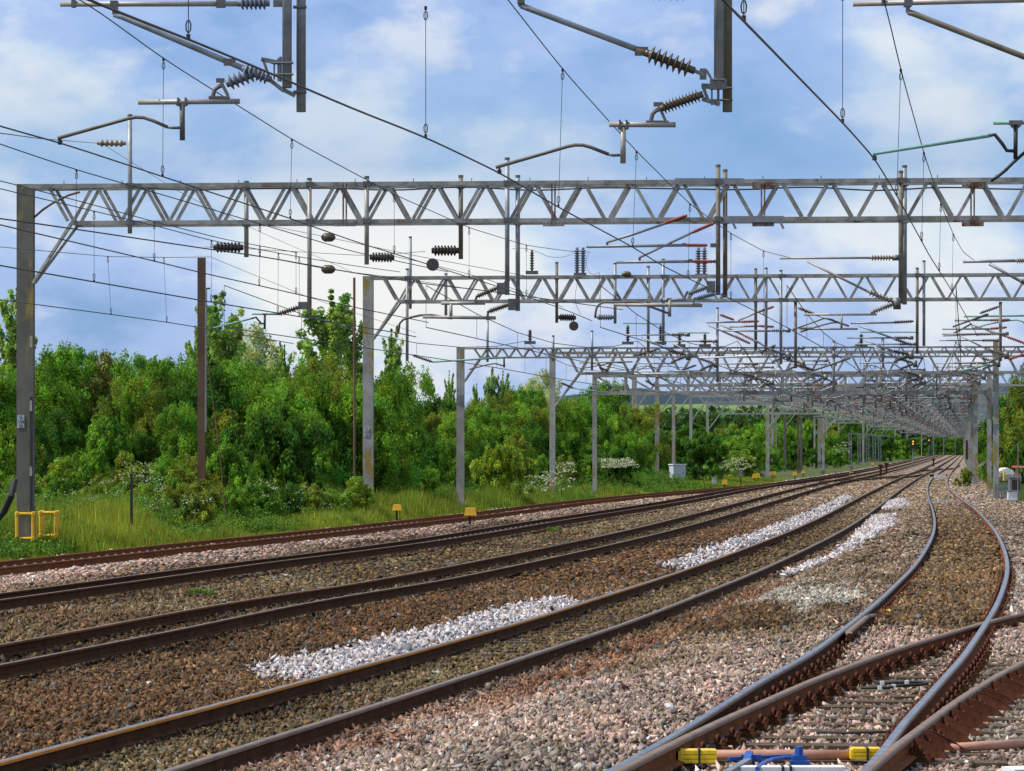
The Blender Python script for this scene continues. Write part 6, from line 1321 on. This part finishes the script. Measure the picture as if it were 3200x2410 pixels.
X, Y, o = verge(900000, 60, 300, 1.9, 15, 3); k = rng.random(len(X)) < np.minimum(1, .02 + 1.0 * smoothstep(.5, 1.4, o - 1.9)) * np.clip(1.15 - (Y - 60) / 420, .3, 1); X, Y, o = X[k], Y[k], o[k]
nz = vnoise(X * .5, Y * .22, 21); hg = (.10 + 1.0 * nz * smoothstep(2.5, 4.2, o) + (.30 * smoothstep(4.5, 9, o))) * (.45 + .9 * rng.random(len(X)) ** 1.5)
hg *= 1 - .72 * smoothstep(170, 215, Y); hg = np.where((X > -14.2) & (X < -10.6) & (Y > 74) & (Y < 91), hg * .28, hg); nz2 = vnoise(X * .25 + 7, Y * .12, 22); tint = np.stack([.75 + 1.1 * nz2, .80 + .45 * nz2, .8 + .3 * nz2], 1) * (.65 + .7 * vnoise(X * .9, Y * .5, 24))[:, None]
blades(X, Y, ground_z(X, Y) - .03, hg, .016 + .00022 * Y, (.150, .235, .036), 'verge_grass', 'long green grass covering the left verge', 31, tint)
X, Y, o = verge(220000, 105, 420, 2.6, 14, 4, 1); k = rng.random(len(X)) < smoothstep(2.4, 4.2, o); X, Y, o = X[k], Y[k], o[k]; hg = .25 + .35 * vnoise(X * .3, Y * .2, 5); blades(X, Y, np.maximum(ground_z(X, Y), zb(X, Y)) - .03, hg * (.5 + rng.random(len(X))), .05, (.115, .20, .035), 'verge_grass', 'green grass on the right verge behind the masts', 32)
# pale umbels of cow parsley
def umbels(regions, label, seed, sz=.05):
    r = np.random.default_rng(seed); cs = []
    for (px0, px1, py0, py1, Y, n) in regions:
        for _ in range(n): 
            c = at(px0 + (px1 - px0) * r.random(), py0 + (py1 - py0) * r.random(), Y + 4 * (r.random() - .5))
            for _ in range(5): cs.append(c + r.normal(size=3) * np.array((.09, .09, .03)))
    cs = np.array(cs); V, Fc, col = leaves(cs, np.full(len(cs), .03), 3, sz, (.50, .55, .38), seed + 1, .3); tag(arrays('umbel_flowers', V, Fc, col, M['petal']), label, 'flowers', kind='stuff')
umbels([(110, 520, 1490, 1610, 104, 50), (370, 480, 1445, 1520, 112, 34), (560, 660, 1540, 1600, 102, 10), (760, 860, 1480, 1550, 111, 9), (840, 1090, 1520, 1590, 111, 16), (10, 110, 1540, 1590, 100, 14)], 'white cow parsley heads in the grass below the left bushes', 51, .019)
umbels([(1690, 1790, 1465, 1530, 160, 26), (1740, 1800, 1445, 1475, 164, 18), (1880, 1985, 1432, 1462, 175, 110), (1640, 1720, 1480, 1540, 158, 25)], 'cream flower heads around the deep gantry masts', 52, .034)
umbels([(2250, 2360, 1430, 1470, 298, 70), (2600, 2660, 1380, 1420, 440, 40)], 'cream blossom on the distant elder bushes', 53, .055)
# weeds: broad leaves among the grass
r_ = np.random.default_rng(77); n = 15000; Y = 80 + 155 * r_.random(n) ** 1.5; le, _ = edges(Y); o = 3.4 + 9.5 * r_.random(n) ** .8; X = le - o; kk = (CX + X / Y * F > -80); X, Y, o = X[kk], Y[kk], o[kk]
V, Fc, col = leaves(np.stack([X, Y, ground_z(X, Y) + .15 + 1.0 * r_.random(len(X)) * smoothstep(3.6, 8, o)], 1), np.full(len(X), .20) * (.6 + .8 * r_.random(len(X))), 24, .045, (.090, .175, .028), 78, 1.3)
tag(arrays('verge_weeds', V, Fc, col, M['leaf']), 'leafy weeds and nettles mixed into the long verge grass', 'weeds', kind='stuff')
for k, (px, py, lab) in enumerate(((625, 1858, 'small bright weed tuft on ballast by the second track'), (1728, 1660, 'thin grass tuft at the second track rail'), (3035, 1990, 'flowering weed beside the rail crossing'))):
    p = gp(px, py, -.12 if k < 2 else .15); V, Fc, col = leaves(np.array([p + r_.normal(size=3) * np.array((.10, .08, .02)) + np.array((0, 0, .06)) for _ in range(14)]), np.full(14, .06), 22, .022, (.10, .19, .03), 90 + k); tag(arrays('weed_tuft', V, Fc, col, M['leaf']), lab, 'weed')

# ------------------------------------------------------------------ light
sd = Vector((-.60, -.09, .79)).normalized()
sun = bpy.data.lights.new('sun', 'SUN'); sun.energy = 4.8; sun.angle = math.radians(.53); sun.color = (1, .955, .88)
so = bpy.data.objects.new('sun', sun); C.objects.link(so); so.rotation_euler = sd.to_track_quat('Z', 'Y').to_euler(); so.location = (-50, 0, 80)
w = bpy.data.worlds.new('World'); scene.world = w; w.use_nodes = True; n, l = w.node_tree.nodes, w.node_tree.links; n.clear()
out = n.new('ShaderNodeOutputWorld'); sky = n.new('ShaderNodeTexSky'); sky.sky_type = 'NISHITA'; sky.sun_disc = False
sky.sun_elevation = math.asin(sd.z); sky.sun_rotation = math.atan2(sd.x, sd.y); sky.air_density = 1.0; sky.dust_density = .6; sky.ozone_density = 1.6
b1 = n.new('ShaderNodeBackground'); b1.inputs['Strength'].default_value = .115; l.new(sky.outputs[0], b1.inputs[0])
tc = n.new('ShaderNodeTexCoord'); mp = n.new('ShaderNodeMapping'); mp.inputs['Scale'].default_value = (1, 1, 1.7); mp.inputs['Location'].default_value = (.62, .2, .31); l.new(tc.outputs['Generated'], mp.inputs[0])
def wn(scale, detail, rough, dist):
    z = n.new('ShaderNodeTexNoise'); z.inputs['Scale'].default_value = scale; z.inputs['Detail'].default_value = detail; z.inputs['Roughness'].default_value = rough; z.inputs['Distortion'].default_value = dist; l.new(mp.outputs[0], z.inputs['Vector']); return z
n1, n2 = wn(7, 3, .45, .1), wn(19, 8, .55, .15)
m1 = n.new('ShaderNodeMath'); m1.operation = 'MULTIPLY'; m1.inputs[1].default_value = .62; l.new(n1.outputs['Fac'], m1.inputs[0])
m2 = n.new('ShaderNodeMath'); m2.operation = 'MULTIPLY_ADD'; m2.inputs[1].default_value = .38; l.new(n2.outputs['Fac'], m2.inputs[0]); l.new(m1.outputs[0], m2.inputs[2])
cr = n.new('ShaderNodeValToRGB'); e = cr.color_ramp.elements; e[0].position = .40; e[0].color = (.19, .39, .75, 1); e[1].position = .60; e[1].color = (1.0, 1.0, 1.0, 1)
for p_, c_2 in ((.45, (.35, .52, .92)), (.50, (.46, .62, .98)), (.55, (.72, .85, 1.0))): x = e.new(p_); x.color = (*c_2, 1)
l.new(m2.outputs[0], cr.inputs[0])
n3 = wn(26, 9, .55, .1); m3 = n.new('ShaderNodeMath'); m3.operation = 'MULTIPLY_ADD'; m3.inputs[1].default_value = .45; l.new(n3.outputs['Fac'], m3.inputs[0]); m4 = n.new('ShaderNodeMath'); m4.operation = 'MULTIPLY'; m4.inputs[1].default_value = .55; l.new(n1.outputs['Fac'], m4.inputs[0]); l.new(m4.outputs[0], m3.inputs[2])
cu = n.new('ShaderNodeValToRGB'); e = cu.color_ramp.elements; e[0].position = .495; e[0].color = (0, 0, 0, 1); e[1].position = .56; e[1].color = (1, 1, 1, 1); l.new(m3.outputs[0], cu.inputs[0])
sp = n.new('ShaderNodeSeparateXYZ'); l.new(tc.outputs['Generated'], sp.inputs[0])
bd = n.new('ShaderNodeValToRGB'); e = bd.color_ramp.elements; e[0].position = .060; e[0].color = (0, 0, 0, 1); e[1].position = .125; e[1].color = (0, 0, 0, 1); x = e.new(.082); x.color = (.75, .75, .75, 1); l.new(sp.outputs['Z'], bd.inputs[0])
k1 = n.new('ShaderNodeMix'); k1.data_type = 'RGBA'; k1.inputs['B'].default_value = (.22, .43, .78, 1); l.new(bd.outputs[0], k1.inputs['Factor']); l.new(cr.outputs[0], k1.inputs['A'])
inv = n.new('ShaderNodeMath'); inv.operation = 'MULTIPLY_ADD'; inv.inputs[1].default_value = -.55; inv.inputs[2].default_value = .62; l.new(bd.outputs[0], inv.inputs[0]); fm = n.new('ShaderNodeMath'); fm.operation = 'MULTIPLY'; l.new(cu.outputs[0], fm.inputs[0]); l.new(inv.outputs[0], fm.inputs[1])
k2 = n.new('ShaderNodeMix'); k2.data_type = 'RGBA'; k2.inputs['B'].default_value = (1, 1, 1, 1); l.new(fm.outputs[0], k2.inputs['Factor']); l.new(k1.outputs['Result'], k2.inputs['A'])
b2 = n.new('ShaderNodeBackground'); b2.inputs['Strength'].default_value = .97; l.new(k2.outputs['Result'], b2.inputs[0])
mx = n.new('ShaderNodeMixShader'); mx.inputs[0].default_value = .82; l.new(b1.outputs[0], mx.inputs[1]); l.new(b2.outputs[0], mx.inputs[2]); l.new(mx.outputs[0], out.inputs[0])
scene.view_settings.view_transform = 'Standard'; scene.view_settings.look = 'None'; scene.view_settings.exposure = 0; scene.view_settings.gamma = 1
scene.cycles.max_bounces = 6; scene.cycles.transparent_max_bounces = 4

# lettering becomes plain mesh
bpy.context.view_layer.update(); dg = bpy.context.evaluated_depsgraph_get()
for o in [o for o in C.objects if o.type == 'FONT']:
    me = bpy.data.meshes.new_from_object(o.evaluated_get(dg)); me.name = o.name
    m = bpy.data.objects.new('lettering', me); C.objects.link(m); m.parent = o.parent; m.location = o.location; m.rotation_euler = o.rotation_euler; m.matrix_parent_inverse = o.matrix_parent_inverse
    bpy.data.objects.remove(o)
